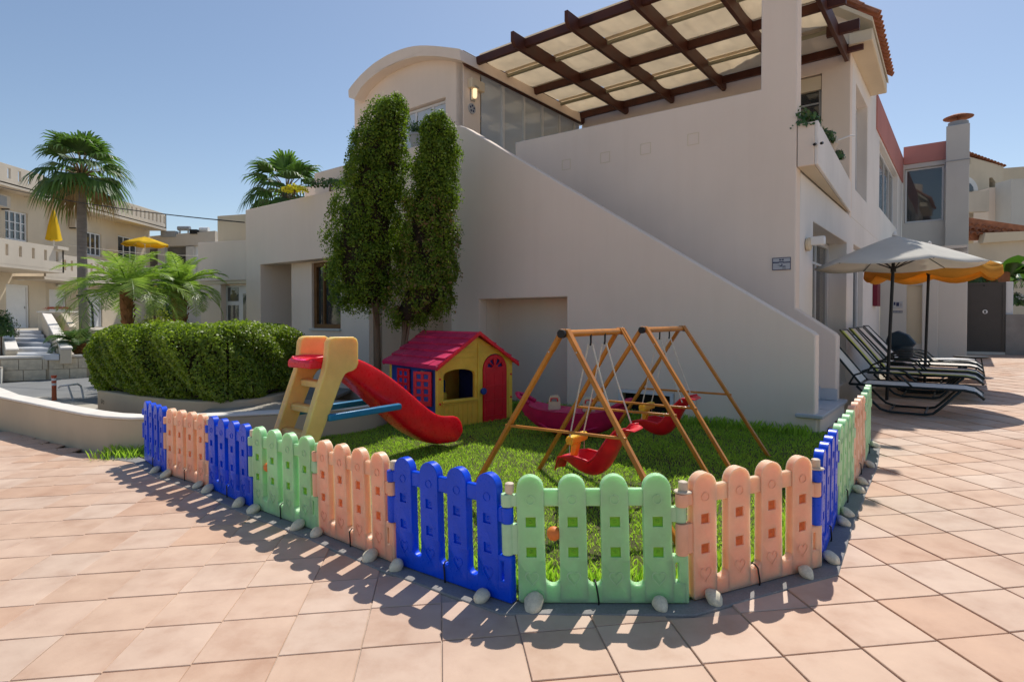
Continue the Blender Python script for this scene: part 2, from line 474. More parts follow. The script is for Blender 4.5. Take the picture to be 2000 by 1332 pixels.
TY, TU, TO = R(6.958), .33366, (.4063, 2.191)      # tile grid: turn, pitch, origin
tc, ts = math.cos(TY), math.sin(TY)
def tpt(i, j): return (TO[0] + TU * (i * tc - j * ts), TO[1] + TU * (i * ts + j * tc))
FLOORP = [(-12, -.4), (14, -.4), (24, 6), (26, 24), W(-1.2, 24)[:2], W(-1.2, 8.9)[:2], W(-1.0, 6.95)[:2], (3.6, 5.9), (3.48, 5.68)] + J[::-1][1:] + \
         [(-4.3, 6.1), (-4.9, 6.4), (-6.2, 7.2), (-8.3, 8.8), (-12, 12)]
base = sheet('floor', FLOORP, -.007, M['mortar']); kind(base, 'structure'); base['label'] = 'courtyard floor under the terracotta tiles'
BEHIND = [(-30, -32), (34, -32), (34, 4), (24, 6), (14, -.4), (-12, -.4), (-12, 12), (-30, 10)]

m, nt, bs = new_mat('terracotta_floor_tile')
g = nd(nt, 'ShaderNodeNewGeometry'); mp = nd(nt, 'ShaderNodeMapping'); nt.links.new(g.outputs['Position'], mp.inputs[0])
mp.inputs['Scale'].default_value = (1 / TU, 1 / TU, 0); mp.inputs['Rotation'].default_value = (0, 0, -TY)
ox, oy = TO[0] / TU, TO[1] / TU
mp.inputs['Location'].default_value = (-(ox * tc + oy * ts), -(-ox * ts + oy * tc), 0)
fl = nd(nt, 'ShaderNodeVectorMath', operation='FLOOR'); nt.links.new(mp.outputs[0], fl.inputs[0])
wn_ = nd(nt, 'ShaderNodeTexWhiteNoise'); nt.links.new(fl.outputs[0], wn_.inputs['Vector'])
r1 = ramp(nt, wn_.outputs['Value'], [(0, (.565, .355, .240)), (.15, (.590, .400, .285)), (.6, (.605, .425, .315)), (1, (.615, .460, .355))])
# every tile gets its own piece of mottling
sh = nd(nt, 'ShaderNodeVectorMath', operation='MULTIPLY_ADD'); nt.links.new(wn_.outputs['Color'], sh.inputs[0]); sh.inputs[1].default_value = (40, 40, 40)
nt.links.new(g.outputs['Position'], sh.inputs[2])
n1 = noise(nt, sh.outputs[0], 4.2, 6, .62)
r2 = ramp(nt, n1.outputs[0], [(.28, (.80, .70, .64)), (.5, (1, 1, 1)), (.72, (1.14, 1.18, 1.2))])
mx = nd(nt, 'ShaderNodeMix', data_type='RGBA', blend_type='MULTIPLY'); mx.inputs[0].default_value = .72
nt.links.new(r1.outputs[0], mx.inputs[6]); nt.links.new(r2.outputs[0], mx.inputs[7])
n5 = noise(nt, g.outputs['Position'], .9, 5, .6)
r5 = ramp(nt, n5.outputs[0], [(.35, (.87, .86, .85)), (.6, (1, 1, 1))])
m2 = nd(nt, 'ShaderNodeMix', data_type='RGBA', blend_type='MULTIPLY'); m2.inputs[0].default_value = .8
nt.links.new(mx.outputs[2], m2.inputs[6]); nt.links.new(r5.outputs[0], m2.inputs[7])
n6 = noise(nt, g.outputs['Position'], 70, 4, .7)
r6 = ramp(nt, n6.outputs[0], [(.66, (1, 1, 1)), (.78, (.78, .74, .72))])
m3 = nd(nt, 'ShaderNodeMix', data_type='RGBA', blend_type='MULTIPLY'); m3.inputs[0].default_value = .7
nt.links.new(m2.outputs[2], m3.inputs[6]); nt.links.new(r6.outputs[0], m3.inputs[7])
nt.links.new(m3.outputs[2], bs.inputs['Base Color'])
bs.inputs['Roughness'].default_value = .55; bs.inputs['Specular IOR Level'].default_value = .3
n7 = noise(nt, g.outputs['Position'], 9, 4, .6); b1 = bump(nt, bs, n7.outputs[0], .25, .006)
n8 = noise(nt, g.outputs['Position'], 160, 3, .6); bump(nt, bs, n8.outputs[0], .25, .002, b1)
rr = ramp(nt, n1.outputs[0], [(.3, (.45,) * 3), (.7, (.68,) * 3)]); nt.links.new(rr.outputs[0], bs.inputs['Roughness'])
M['tile'] = m

cells = []
for i in range(-45, 75):
    for j in range(-8, 62):
        x, y = tpt(i + .5, j + .5)
        if y < -.3 or y > 19: continue
        fx = 1000 + F_PX * x / max(y, .3)
        if y > .9 and not (-350 < fx < 2350): continue
        if y <= .9 and abs(x) > 3: continue
        if inside((x, y), LAWN) or inside((x, y), FAR_LEFT): continue
        u, v, _ = loc(np.array([x, y, 0]))
        if (v > 6.85 and u < -1.2) or (v > 8.3 and u < -1.6) or v > 19.6: continue
        big = (TU * F_PX) ** 2 * HCAM / max(y, .5) ** 3
        vis = 0 < fx < 2000 and y > 1.7
        cells.append((-(big if vis else big * 1e-6), i, j, x, y))
cells.sort()
JT = .0027
tm = MB().add([], [])
h = TU / 2 - JT
c_ = .0022
tm.add([(-h, -h, -.012), (h, -h, -.012), (h, h, -.012), (-h, h, -.012),
        (-h, -h, -c_), (h, -h, -c_), (h, h, -c_), (-h, h, -c_),
        (-h + c_, -h + c_, 0), (h - c_, -h + c_, 0), (h - c_, h - c_, 0), (-h + c_, h - c_, 0)],
       [(0, 1, 5, 4), (1, 2, 6, 5), (2, 3, 7, 6), (3, 0, 4, 7), (4, 5, 9, 8), (5, 6, 10, 9), (6, 7, 11, 10), (7, 4, 8, 11), (8, 9, 10, 11)])
t0 = tm.build('tile', M['tile'], base)
slope = Matrix(((1, 0, 0), (0, 1, 0), (GX, GY, 1))).transposed()
def tile_mat(x, y, a=0.0, tx=0.0, ty=0.0, dz=0.0):
    A = Matrix.Translation((x, y, gz(x, y) + dz)) @ Matrix(((1, 0, 0, 0), (0, 1, 0, 0), (GX + tx, GY + ty, 1, 0), (0, 0, 0, 1))) @ Matrix.Rotation(TY + a, 4, 'Z')
    return A
kind(sheet('paving_behind', BEHIND, -.003, M['tile']), 'structure')
rest = MB()
for k, (_, i, j, x, y) in enumerate(cells):
    A = tile_mat(x, y, rnd.uniform(-.004, .004), rnd.uniform(-.0015, .0015), rnd.uniform(-.0015, .0015), rnd.uniform(-.0006, .0006))
    if k < 298:
        o = t0 if k == 0 else t0.copy()
        if k: COL.objects.link(o)
        o.parent = base; o.matrix_world = A
    else:
        rest.add([tuple(A @ Vector(v)) for v in tm.v], tm.f)
ro = rest.build('tiles_beyond', M['tile'], base); kind(ro, 'stuff')

# kerb that the fence stands on
def strip(path, wl, wr, z0, z1, closed=False, zf=None):
    """solid band following path, wl to the left and wr to the right, from z0 to z1 above the ground"""
    n = len(path); L = []; Rr = []
    for i in range(n):
        p = Vector((path[i][0], path[i][1]))
        a = Vector(path[max(0, i - 1)][:2]); b = Vector(path[min(n - 1, i + 1)][:2])
        if 0 < i < n - 1:
            d1 = (p - a).normalized(); d2 = (b - p).normalized(); t = (d1 + d2).normalized(); k = 1 / max(.5, t.dot(d1))
        else: t = (b - a).normalized(); k = 1
        nl = Vector((-t.y, t.x)) * k
        L.append(p + nl * wl); Rr.append(p - nl * wr)
    mb = MB(); vs = []
    zz = zf or gz
    for i in range(n):
        for q in (L[i], Rr[i]):
            for z in (z0, z1): vs.append((q.x, q.y, zz(q.x, q.y) + z))
    fs = []
    for i in range(n - 1):
        a = i * 4; b = a + 4       # L0 L1 R0 R1
        fs += [(a + 1, a + 3, b + 3, b + 1)[::1], (a, b, b + 2, a + 2), (a, a + 1, b + 1, b), (a + 3, a + 2, b + 2, b + 3)]
    fs += [(0, 2, 3, 1), ((n - 1) * 4, (n - 1) * 4 + 1, (n - 1) * 4 + 3, (n - 1) * 4 + 2)]
    return mb.add(vs, fs)
kp = [(-4.25, 6.14)] + J[:-1] + [(3.40, 5.58), (3.56, 5.95)]
kb = strip(kp, .07, .115, -.05, .006).build('kerb', M['concrete'], bevel=.006); kind(kb, 'structure')

# ---------------------------------------------------------------- lawn
def blades(name, pts, hmin, hmax, w, mat, lean=.5, parent=None):
    n = len(pts); rng = np.random.default_rng(5)
    p = np.array(pts, float); a = rng.uniform(0, 2 * np.pi, n); hh = rng.uniform(hmin, hmax, n); ln = rng.uniform(.05, lean, n) * hh
    la = rng.uniform(0, 2 * np.pi, n); ww = w * rng.uniform(.6, 1.2, n)
    dx, dy = np.cos(a) * ww / 2, np.sin(a) * ww / 2
    lx, ly = np.cos(la) * ln, np.sin(la) * ln
    v = np.zeros((n, 4, 3))
    v[:, 0] = p + np.c_[-dx, -dy, 0 * hh]; v[:, 1] = p + np.c_[dx, dy, 0 * hh]
    v[:, 2] = p + np.c_[dx * .7 + lx * .35, dy * .7 + ly * .35, hh * .62]
    v[:, 3] = p + np.c_[lx, ly, hh]
    return npmesh(name, v.reshape(-1, 3), None, mat, parent, 4)
rng = np.random.default_rng(3)
gp = []
xs = rng.uniform(-4.2, 3.9, 330000); ys = rng.uniform(2.6, 8.95, 330000)
def inside_np(xs, ys, poly):
    c = np.zeros(len(xs), bool)
    for i in range(len(poly)):
        x1, y1 = poly[i]; x2, y2 = poly[(i + 1) % len(poly)]
        if y1 == y2: continue
        c ^= ((y1 > ys) != (y2 > ys)) & (xs < (x2 - x1) * (ys - y1) / (y2 - y1) + x1)
    return c
ins = inside_np(xs, ys, LAWN)
vv = U3[1] * 0 + (xs * V3[0] + ys * V3[1])
keep = ins & (vv < 6.98)
# thinner, patchy near the building wall and in spots
pat = np.sin(xs * 2.3 + 1.1) * np.cos(ys * 2.9) + np.sin(xs * 5.1 + ys * 4.3) * .5
bare = np.exp(-(((xs - .55) / .38) ** 2 + ((ys - 4.15) / .30) ** 2)) * .5 + np.exp(-(((xs - 1.4) / .35) ** 2 + ((ys - 5.2) / .28) ** 2)) * .45 + np.exp(-(((xs + .55) / .3) ** 2 + ((ys - 6.3) / .25) ** 2)) * .5
keep &= rng.uniform(0, 1, len(xs)) > bare
keep &= rng.uniform(0, 1, len(xs)) < np.clip(.80 + .22 * pat, .35, 1)
xs, ys = xs[keep], ys[keep]
hsc = 1
fl_ = []
rng9 = np.random.default_rng(77)
for k in range(70):
    i_ = rng9.integers(1, 8); t = rng9.random(); a_, b_ = LW[i_], LW[i_ + 1]; dx, dy = b_[0] - a_[0], b_[1] - a_[1]; l_ = math.hypot(dx, dy); o_ = .02 + abs(rng9.normal(0, .10))
    x_ = a_[0] + dx * t + dy / l_ * o_; y_ = a_[1] + dy * t - dx / l_ * o_; fl_.append((x_, y_, gz(x_, y_) + .004))
for k in range(0):
    x_, y_ = rng9.uniform(-4, 4), rng9.uniform(1.6, 7)
    if inside((x_, y_), LAWN) or inside((x_, y_), FAR_LEFT): continue
    fl_.append((x_, y_, gz(x_, y_) + .004))
gr = blades('grass', np.c_[xs, ys, gz(xs, ys) + .01], .012, .034, .0062, M['grass'], 1.0)
kind(gr, 'stuff'); gr['label'] = 'short green lawn inside the toy fence'
# taller weeds along the wall foot and fence
q = []
for _ in range(5000):
    k = rnd.randrange(len(J) - 1); t = rnd.random(); o_ = rnd.uniform(.10, .24)
    a, b = J[k], J[k + 1]; dx, dy = b[0] - a[0], b[1] - a[1]; l = math.hypot(dx, dy)
    x = a[0] + dx * t - dy / l * o_; y = a[1] + dy * t + dx / l * o_
    q.append((x, y, gz(x, y) + .01))
for _ in range(350):
    x = rnd.uniform(-4.30, -3.85); y = rnd.uniform(5.9, 6.3)
    q.append((x, y, gz(x, y)))
for _ in range(2600):
    u = rnd.uniform(-6.6, -1.3); w_ = rnd.random() ** 2 * .25
    P = W(u, 6.88 - w_); q.append((P[0], P[1], gz(P[0], P[1]) + .01))
o_ = blades('tall_grass', q, .04, .12, .007, M['grass'], .7); kind(o_, 'stuff'); o_['label'] = 'longer grass tufts along the fence and wall foot'

# ---------------------------------------------------------------- low garden wall, planter and hedge
lw = thing('garden_wall', 'low curved beige garden wall with white top beside the courtyard', 'wall')
LT = .335
wallz = lambda x, y: 0.0
strip([p for p in LW], .20, 0.0, -.6, LT - .03, zf=wallz).build('wall_body', M['lowwall'], lw, bevel=.012)
strip([p for p in LW], .215, .012, LT - .03, LT, zf=wallz).build('coping', M['coping'], lw, bevel=.012)
PL = [(-6.45, 9.6), (-6.12, 8.6), (-5.9, 8.28), (-5.3, 7.88), (-4.70, 7.52), (-4.2, 7.24), (-3.85, 7.13), (-3.5, 7.16), (-3.3, 7.32), (-3.16, 7.7), (-3.10, 8.25), (-3.40, 9.0), (-3.72, 9.6)]
cx0 = -4.7
pw = thing('planter', 'raised beige planter wall that holds the clipped hedge', 'planter')
strip(PL, .16, 0, -.6, .37, zf=wallz).build('planter_wall', M['lowwall'], pw, bevel=.02)
sheet('planter_soil', [(cx0 + (p[0] - cx0) * .93, 8.9 + (p[1] - 8.9) * .92) for p in PL], .34, M['soil'], .05, flat=0).parent = pw
cx0_ = 0
# small black house mark painted on the planter face
P = AT(197, 795, 7.9)
d = Vector((-5.3 + 5.9, 7.88 - 8.28, 0)).normalized(); nrm = Vector((d.y, -d.x, 0))
mk = MB()
bp = Vector((-5.9, 8.28, 0)) + d * .12 + nrm * .004
for (x, z, w_, h_) in ((0, .19, .01, .07), (.02, .19, .012, .03), (.035, .20, .01, .05), (.06, .23, .035, .01), (.085, .20, .01, .04), (.06, .19, .03, .01)):
    a = bp + d * x + Vector((0, 0, z)); mk.add([a, a + d * w_, a + d * w_ + Vector((0, 0, h_)), a + Vector((0, 0, h_))], [(0, 1, 2, 3)])
mk.build('painted_mark', M['black'], pw)
terr = strip([(-3.6, 6.6), (-2.9, 6.75), (-2.3, 7.05), (-1.95, 7.4), (-1.9, 7.8)], 1.3, .15, -.3, LT - .05, zf=wallz).build('raised_terrace', M['paving']); kind(terr, 'structure')

def leafquads(P, N, size, spread=.9, asp=.55, seed=1, fold=.25):
    """leaf-shaped quads at points P, facing roughly N"""
    rng = np.random.default_rng(seed); n = len(P)
    N = N + rng.normal(0, spread, (n, 3)); N /= np.linalg.norm(N, axis=1)[:, None] + 1e-9
    T = rng.normal(0, 1, (n, 3)); T -= N * (T * N).sum(1)[:, None]; T /= np.linalg.norm(T, axis=1)[:, None] + 1e-9
    B = np.cross(N, T); s = size * rng.uniform(.55, 1.25, n)[:, None]
    v = np.zeros((n, 4, 3))
    v[:, 0] = P - T * s * .5; v[:, 1] = P + B * s * asp * .5 + N * s * fold * .3; v[:, 2] = P + T * s * .5; v[:, 3] = P - B * s * asp * .5 + N * s * fold * .3
    return v.reshape(-1, 3)

fo_ = npmesh('fallen_leaves', leafquads(np.array(fl_), np.tile(np.array([0, 0, 1.0]), (len(fl_), 1)), .028, .15, .5, 9), None, M['fandry']); kind(fo_, 'stuff'); fo_['label'] = 'dry fallen leaves on the tiles along the low wall'
HP = [(p[0] + .0, p[1] + .02) for p in PL]
cx = sum(p[0] for p in HP) / len(HP); cy = sum(p[1] for p in HP) / len(HP)
hp = Vector((cx, cy))
def hedge_mesh():
    rng = np.random.default_rng(11)
    closed = HP + [(-4.2, 9.75), (-5.4, 9.85)]
    pts = []; nor = []
    m = len(closed)
    seg = [(closed[i], closed[(i + 1) % m]) for i in range(m)]
    ln = np.array([math.dist(a, b) for a, b in seg]); pr = ln / ln.sum()
    n = 62000
    ks = rng.choice(m, n, p=pr)
    for k in ks:
        a, b = seg[k]; t = rng.random(); x = a[0] + (b[0] - a[0]) * t; y = a[1] + (b[1] - a[1]) * t
        dx, dy = b[0] - a[0], b[1] - a[1]; l = math.hypot(dx, dy); nx, ny = dy / l, -dx / l
        s = rng.random()
        zz = .36 + .93 * s
        # rounded shoulders, slight belly and lumps
        lump = .05 * math.sin(x * 5.3 + zz * 4) + .035 * math.sin(x * 11 + y * 7 + zz * 9) + .02 * math.sin(x * 23 + zz * 19)
        inset = -.03 - .07 * math.sin(s * 2.6) + .20 * max(0, (s - .82) / .18) ** 2 + .10 * max(0, (.12 - s) / .12)
        dep = abs(rng.normal(0, .038)) - lump * 1.25 + inset
        pts.append((x - nx * dep, y - ny * dep, zz + .015 * math.sin(x * 9))); nor.append((nx, ny, .35 + s * .3))
    # top
    c = 0
    while c < 34000:
        x = rng.uniform(-6.5, -3.0); y = rng.uniform(7.1, 9.9)
        if not inside((x, y), closed): continue
        c += 1
        zt = 1.285 + .03 * math.sin(x * 6 + y * 3) + .02 * math.sin(x * 15 + y * 11) - abs(rng.normal(0, .03)) + (rng.random() < .12) * rng.uniform(0, .06)
        dd = min(abs((x - a[0]) * (b[1] - a[1]) - (y - a[1]) * (b[0] - a[0])) / (math.dist(a, b) + 1e-6) if 0 <= ((x - a[0]) * (b[0] - a[0]) + (y - a[1]) * (b[1] - a[1])) <= math.dist(a, b) ** 2 else 9 for a, b in seg)
        zt -= .16 * max(0, 1 - dd / .2) ** 2
        zt += -.07 * max(0, (-5.0 - x))
        pts.append((x, y, zt)); nor.append((0, 0, 1))
    return leafquads(np.array(pts), np.array(nor), .042, .75, .62, 5)
hg = thing('hedge', 'dense clipped green hedge on the beige planter', 'hedge', (cx, cy, .37))
hv = hedge_mesh() - np.array([cx, cy, .37])
ho = npmesh('leaves', hv, None, M['hedge'], hg); kind(ho, 'stuff')
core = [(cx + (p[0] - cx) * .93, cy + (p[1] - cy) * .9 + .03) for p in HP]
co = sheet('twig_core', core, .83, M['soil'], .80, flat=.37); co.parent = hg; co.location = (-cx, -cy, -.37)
# ---------------------------------------------------------------- the main building (own frame: x along main wall, y into building)
B = thing('hotel_wing', 'white two-storey hotel wing with outside staircase and roof terrace', 'building', (0, 0, 0), YB)
X_, Y_, Z_ = (1, 0, 0), (0, 1, 0), (0, 0, 1)
def wallC(name, outer, holes, v, th, mat=None, bev=0.012, parent=None):     # wall parallel to the main wall; outline in (u, z)
    return MB().slab(outer, holes, (0, v, 0), X_, Z_, (0, th, 0)).build(name, mat or M['wall'], parent or B, bevel=bev)
def wallD(name, outer, holes, u, th, mat=None, bev=0.012, parent=None):     # wall running into depth; outline in (v, z), solid towards -u
    return MB().slab(outer, holes, (u, 0, 0), Y_, Z_, (-th, 0, 0)).build(name, mat or M['wall'], parent or B, bevel=bev)
def boxp(name, x0, x1, y0, y1, z0, z1, mat, parent=None, bev=0.0):
    return MB().box(x0, x1, y0, y1, z0, z1).build(name, mat, parent or B, bevel=bev)
def rect(a, b, c, d): return [(a, b), (c, b), (c, d), (a, d)]
V1, V2, UF = 6.91, 8.30, -1.783

# staircase balustrade walls
rx0, rz1 = FR(935, 581, V1); rx1, _ = FR(1107, 580, V1)
wallC('stair_wall', [(-6.674, -.5), (-1.262, -.5), (-1.262, .33), (-1.282, .36), (-1.282, 1.205), (-1.31, 1.235), (-6.36, 4.445), (-6.45, 4.49), (-6.56, 4.50), (-6.674, 4.47)],
      [rect(rx0, .0, rx1, rz1 - .03), rect(-3.62, .12, -2.86, .46)], V1, .20, bev=.015)
for nm, b_ in (('recess_back', (rx0 - .1, rx1 + .1, V1 + .52, V1 + .62, -.3, rz1 + .1)), ('recess_side', (rx0 - .1, rx0 - .003, V1 + .198, V1 + .53, -.3, rz1 + .1)),
               ('recess_side', (rx1 + .003, rx1 + .1, V1 + .198, V1 + .53, -.3, rz1 + .1)), ('recess_top', (rx0 - .1, rx1 + .1, V1 + .199, V1 + .54, rz1 - .027, rz1 + .1))):
    boxp(nm, *b_, M['wall'])
# skirting of worn render at the foot of the stair wall
boxp('skirting', -6.70, -1.24, V1 - .012, V1 + .02, -.4, .17, M['concrete'], bev=.01)
# service hatch with white frame and dark inside
hf = MB().slab([(-3.62, .12), (-2.86, .12), (-2.86, .46), (-3.62, .46)], [rect(-3.57, .17, -2.91, .42)], (0, V1 - .012, 0), X_, Z_, (0, .05, 0)).build('hatch_frame', M['whiteal'], B, bevel=.004)
boxp('hatch_opening', -3.62, -2.86, V1 + .19, V1 + .25, .1, .5, M['darkin'])
boxp('hatch_door', -2.84, -2.58, V1 - .03, V1 - .005, .09, .50, M['wall'], bev=.004)

wallC('main_wall', [(-6.42, -.5), (-1.30, -.5), (-1.30, 1.16), (-1.33, 1.20), (-1.783, 1.52), (-1.783, 6.7), (-2.232, 6.7), (-2.232, 4.475), (-6.42, 4.545)], [], V2, .24, bev=.015)
# sunken square outlines in the render
for px_, py_ in ((1106, 322), (1182, 308), (1261, 291), (1354, 272)):
    a, z = FR(px_, py_, V2); s_ = .085
    MB().slab(rect(a - s_, z - s_, a + s_, z + s_), [rect(a - s_ + .008, z - s_ + .008, a + s_ - .008, z + s_ - .008)], (0, V2 - .004, 0), X_, Z_, (0, .01, 0)).build('square_tile_outline', M['soffit'], B)
# marble steps
boxp('marble_step', -1.47, -1.20, 6.87, 8.52, .315, .355, M['marble'], bev=.008)
boxp('step_riser', -1.5, -1.235, 6.93, 8.48, -.4, .314, M['wall'])
boxp('marble_skirting', -2.0, -1.285, V2 - .035, V2 - .002, .357, .50, M['marble'], bev=.004)
n_st = 19
for k in range(n_st):
    u1 = -1.47 - k * .268
    z1 = .355 + (k + 1) * (3.50 - .355) / n_st
    boxp('stair_step', u1 - .29, u1, 7.112, 8.298, z1 - .20, z1, M['marble'] if k < 6 else M['wall'])
# landing and terrace floors
boxp('landing', -9.6, -6.47, 7.11, 8.3, 3.30, 3.50, M['wall'])
boxp('terrace_floor', -7.68, -1.80, 8.54, 12.62, 3.30, 3.50, M['paving'])
wallC('landing_wall', rect(-10.9, 3.1, -6.68, 4.46), [], 7.15, .2, bev=.02)
# dark recess behind the cypresses
wallC('undercroft_wall', rect(-9.1, -.5, -6.42, 3.3), [], 9.1, .2)
wallD('undercroft_side', rect(7.1, -.5, 9.1, 3.3), [], -6.62, .12)
wallD('undercroft_side', rect(7.1, -.5, 9.1, 3.3), [], -9.03, .12)
boxp('ceiling', -9.1, -6.62, 7.12, 9.1, 3.18, 3.298, M['wall'])

# low wing on the left
wallC('low_wing_front', [(-13.30, -.5), (-12.67, -.5), (-12.67, 2.62), (-9.03, 2.60), (-9.03, 3.915), (-13.30, 3.93)], [], V1, .30, bev=.015)
wl, wt = FR(608, 514, 7.21); wr, wb = FR(665, 642, 7.21)
wallC('low_wing_wall', rect(-11.80, -.5, -9.03, 2.75), [rect(wl, wb, wr, wt)], 7.21, .22)
wallC('niche_wall', rect(-13.3, -.5, -11.0, 2.75), [], 8.9, .1, M['greyw'])
wallD('niche_side', rect(7.21, -.5, 9.0, 2.75), [], -11.79, .1)
wallD('niche_side', rect(7.2, -.5, 9.0, 2.75), [], -12.67, .2)
pa = FR(552, 540, 7.19)[0]; pb = FR(575, 540, 7.19)[0]
boxp('low_roof', -13.3, -9.03, 7.2, 9.4, 2.75, 3.3, M['wall'])
def window(u0, u1, z0, z1, v, frame=.06, depth=.08, mat=None, bars=(), hbars=(), name='window', glass=None, back='darkin', parent=None, axis='C', bk=.5):
    w = MB().slab(rect(u0, z0, u1, z1), [rect(u0 + frame, z0 + frame, u1 - frame, z1 - frame)], (0, v, 0) if axis == 'C' else (v, 0, 0), X_ if axis == 'C' else Y_, Z_, (0, depth, 0) if axis == 'C' else (-depth, 0, 0)).build(name, mat or M['whiteal'], parent or B, bevel=.006)
    def bx(nm, a, b, c, d, o0, o1, m_):
        if axis == 'C': return MB().box(a, b, v + o0, v + o1, c, d).build(nm, m_, w)
        return MB().box(v - o1, v - o0, a, b, c, d).build(nm, m_, w)
    for b_ in bars: bx('mullion', b_ - .022, b_ + .022, z0 + frame, z1 - frame, .012, depth - .012, mat or M['whiteal'])
    for b_ in hbars: bx('transom', u0 + frame, u1 - frame, b_ - .016, b_ + .016, .016, depth - .016, mat or M['whiteal'])
    bx('pane', u0 + frame - .005, u1 - frame + .005, z0 + frame - .005, z1 - frame + .005, depth * .5, depth * .5 + .008, glass or M['glass'])
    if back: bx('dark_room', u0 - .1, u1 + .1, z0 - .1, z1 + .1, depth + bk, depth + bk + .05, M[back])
    return w
window(wl, wr, wb, wt, 7.27, .09, .12, M['winwood'], bars=(wl + .34,), name='wooden_window')
boxp('window_ledge', wl - .02, wr + .02, 7.16, 7.27, wb - .05, wb - .005, M['mortarw'], bev=.004)

# angled part of the low wing
P0 = np.array([-13.31, 6.93]); P1 = np.array([-14.42, 6.52])
dd = (P1 - P0) / np.linalg.norm(P1 - P0); nn = np.array([dd[1], -dd[0]])
if nn[1] > 0: nn = -nn
def along(name, s0, s1, z0, z1, off, th, mat, bev=.01, parent=None):
    a = P0 + dd * s0 + nn * off; b = P0 + dd * s1 + nn * off; c = b - nn * th; d2 = a - nn * th
    return MB().add([(*a, z0), (*b, z0), (*c, z0), (*d2, z0), (*a, z1), (*b, z1), (*c, z1), (*d2, z1)],
                    [(0, 1, 2, 3)[::-1], (4, 5, 6, 7), (0, 1, 5, 4), (1, 2, 6, 5), (2, 3, 7, 6), (3, 0, 4, 7)]).build(name, mat, parent or B, bevel=bev)
along('angled_parapet', 0, 1.19, 3.0, 3.92, -.35, .2, M['soffit'])
along('balcony_front', 0, 1.42, 2.30, 3.23, .02, .18, M['wall'])
along('balcony_soffit', 0, 1.40, 2.22, 2.298, .0, .9, M['soffit'])
along('side_wall', .78, 1.40, -.5, 2.22, -.02, .3, M['wall'])
f1 = along('bay_window_frame', .0, .78, -.2, 2.2, -.18, .06, M['whiteal'])
along('window_pane', .05, .27, -.2, 2.0, -.175, .05, M['glass'], 0, f1)
along('window_pane', .40, .72, -.2, 1.72, -.175, .05, M['glass'], 0, f1)
along('curtain', .40, .72, -.2, 1.8, -.30, .02, M['curtain'], 0, f1)
along('window_pane', .40, .72, 1.82, 2.15, -.175, .05, M['glass'], 0, f1)
boxp('rear_parapet', -12.9, -9.1, 8.2, 8.4, 3.9, 4.62, M['wall'])

# arched upper block
out_px = [(680, 177), (686, 168), (693, 159.5), (704, 147), (718, 134), (730, 124), (744, 115), (756, 108), (769, 102), (782, 97), (795, 93), (808, 90.6), (820, 89.4), (833, 89.3), (846, 90), (858, 91), (871, 92.4), (897, 95.7)]
in_px = [(681, 191), (692, 195), (698, 184), (705, 172), (718, 158), (731, 147), (744, 138), (757, 131), (769, 125), (782, 120), (795, 115.5), (808, 112), (820, 110.4), (833, 110), (846, 110.2), (858, 111), (884, 115), (900, 118.5)]
co_ = [FR(x, y, 8.05) for x, y in out_px]; ci_ = [FR(x, y, 8.05) for x, y in in_px]
MB().slab(co_ + ci_[::-1], [], (0, 8.05, 0), X_, Z_, (0, 4.3, 0)).build('curved_cornice', M['wall'], B, bevel=.012)
bo = [FR(x, y, 8.3) for x, y in in_px[1:]]
wl2, wt2 = FR(786, 206, 8.3); wr2, _ = FR(870, 187, 8.3)
body = [(a, z + .05) for a, z in bo]; body[0] = (-11.05, body[0][1]); body[-1] = (-7.68, body[-1][1])
wz = FR(870, 190, 8.3)[1]
wallC('arched_front', [(-11.05, 3.1)] + body + [(-7.68, 3.1)], [rect(-9.62, 4.7, wr2, wz)], 8.3, .22)
wallD('block_side', [(8.3, 3.1), (8.80, 3.1), (8.80, 6.28), (8.3, 6.40)], [], -7.685, .2)
w_ = window(-9.60, wr2 - .01, 4.72, wz - .01, 8.40, .05, .06, bars=(-9.12, -8.62), name='upper_window', glass=M['skypaint_glass'], back='curtain', bk=1.6)
boxp('block_side_wall', -11.05, -10.85, 8.52, 12.3, 3.1, 6.2, M['wall'])
# wall lamp, ledge and round plaque on the narrow side face
a_ = SD(922, 160, -7.68)
boxp('ledge', -7.70, -7.56, 8.42, 8.80, SD(915, 170, -7.68)[1] - .03, SD(915, 155, -7.68)[1], M['soffit'], bev=.01)
lv, lz = SD(922, 182, -7.68)
ll = thing('wall_lamp', 'lit glass wall lamp on the narrow side of the arched block', 'lamp', W(-7.68, lv, lz), YB)
boxp('backplate', 0, .03, -.06, .06, -.16, .13, M['steel'], ll, .005)
MB().lathe([(.03, -.10), (.045, -.06), (.045, .06), (.03, .09)], 12, (.075, 0, -.02)).build('lamp_glass', M['lampglow'], ll, smooth=40)
boxp('lamp_cap', .0, .13, -.06, .06, .075, .10, M['steel'], ll, .004)
pv, pz = SD(921, 213, -7.68)
pq = thing('wall_plaque', 'round bluish plaque below the lit lamp on the arched block', 'plaque', W(-7.68, pv, pz), YB)
a = MB(); a.lathe([(.10, 0), (.10, .02)], 20)
o_ = a.build('disc', M['signw'], pq, smooth=40); o_.rotation_euler = (0, R(90), 0)
for k in range(5):
    an = k * 1.256 + .3
    MB().box(.021, .026, math.cos(an) * .055 - .018, math.cos(an) * .055 + .018, math.sin(an) * .055 - .018, math.sin(an) * .055 + .018).build('painted_mark', M['signb'], pq)

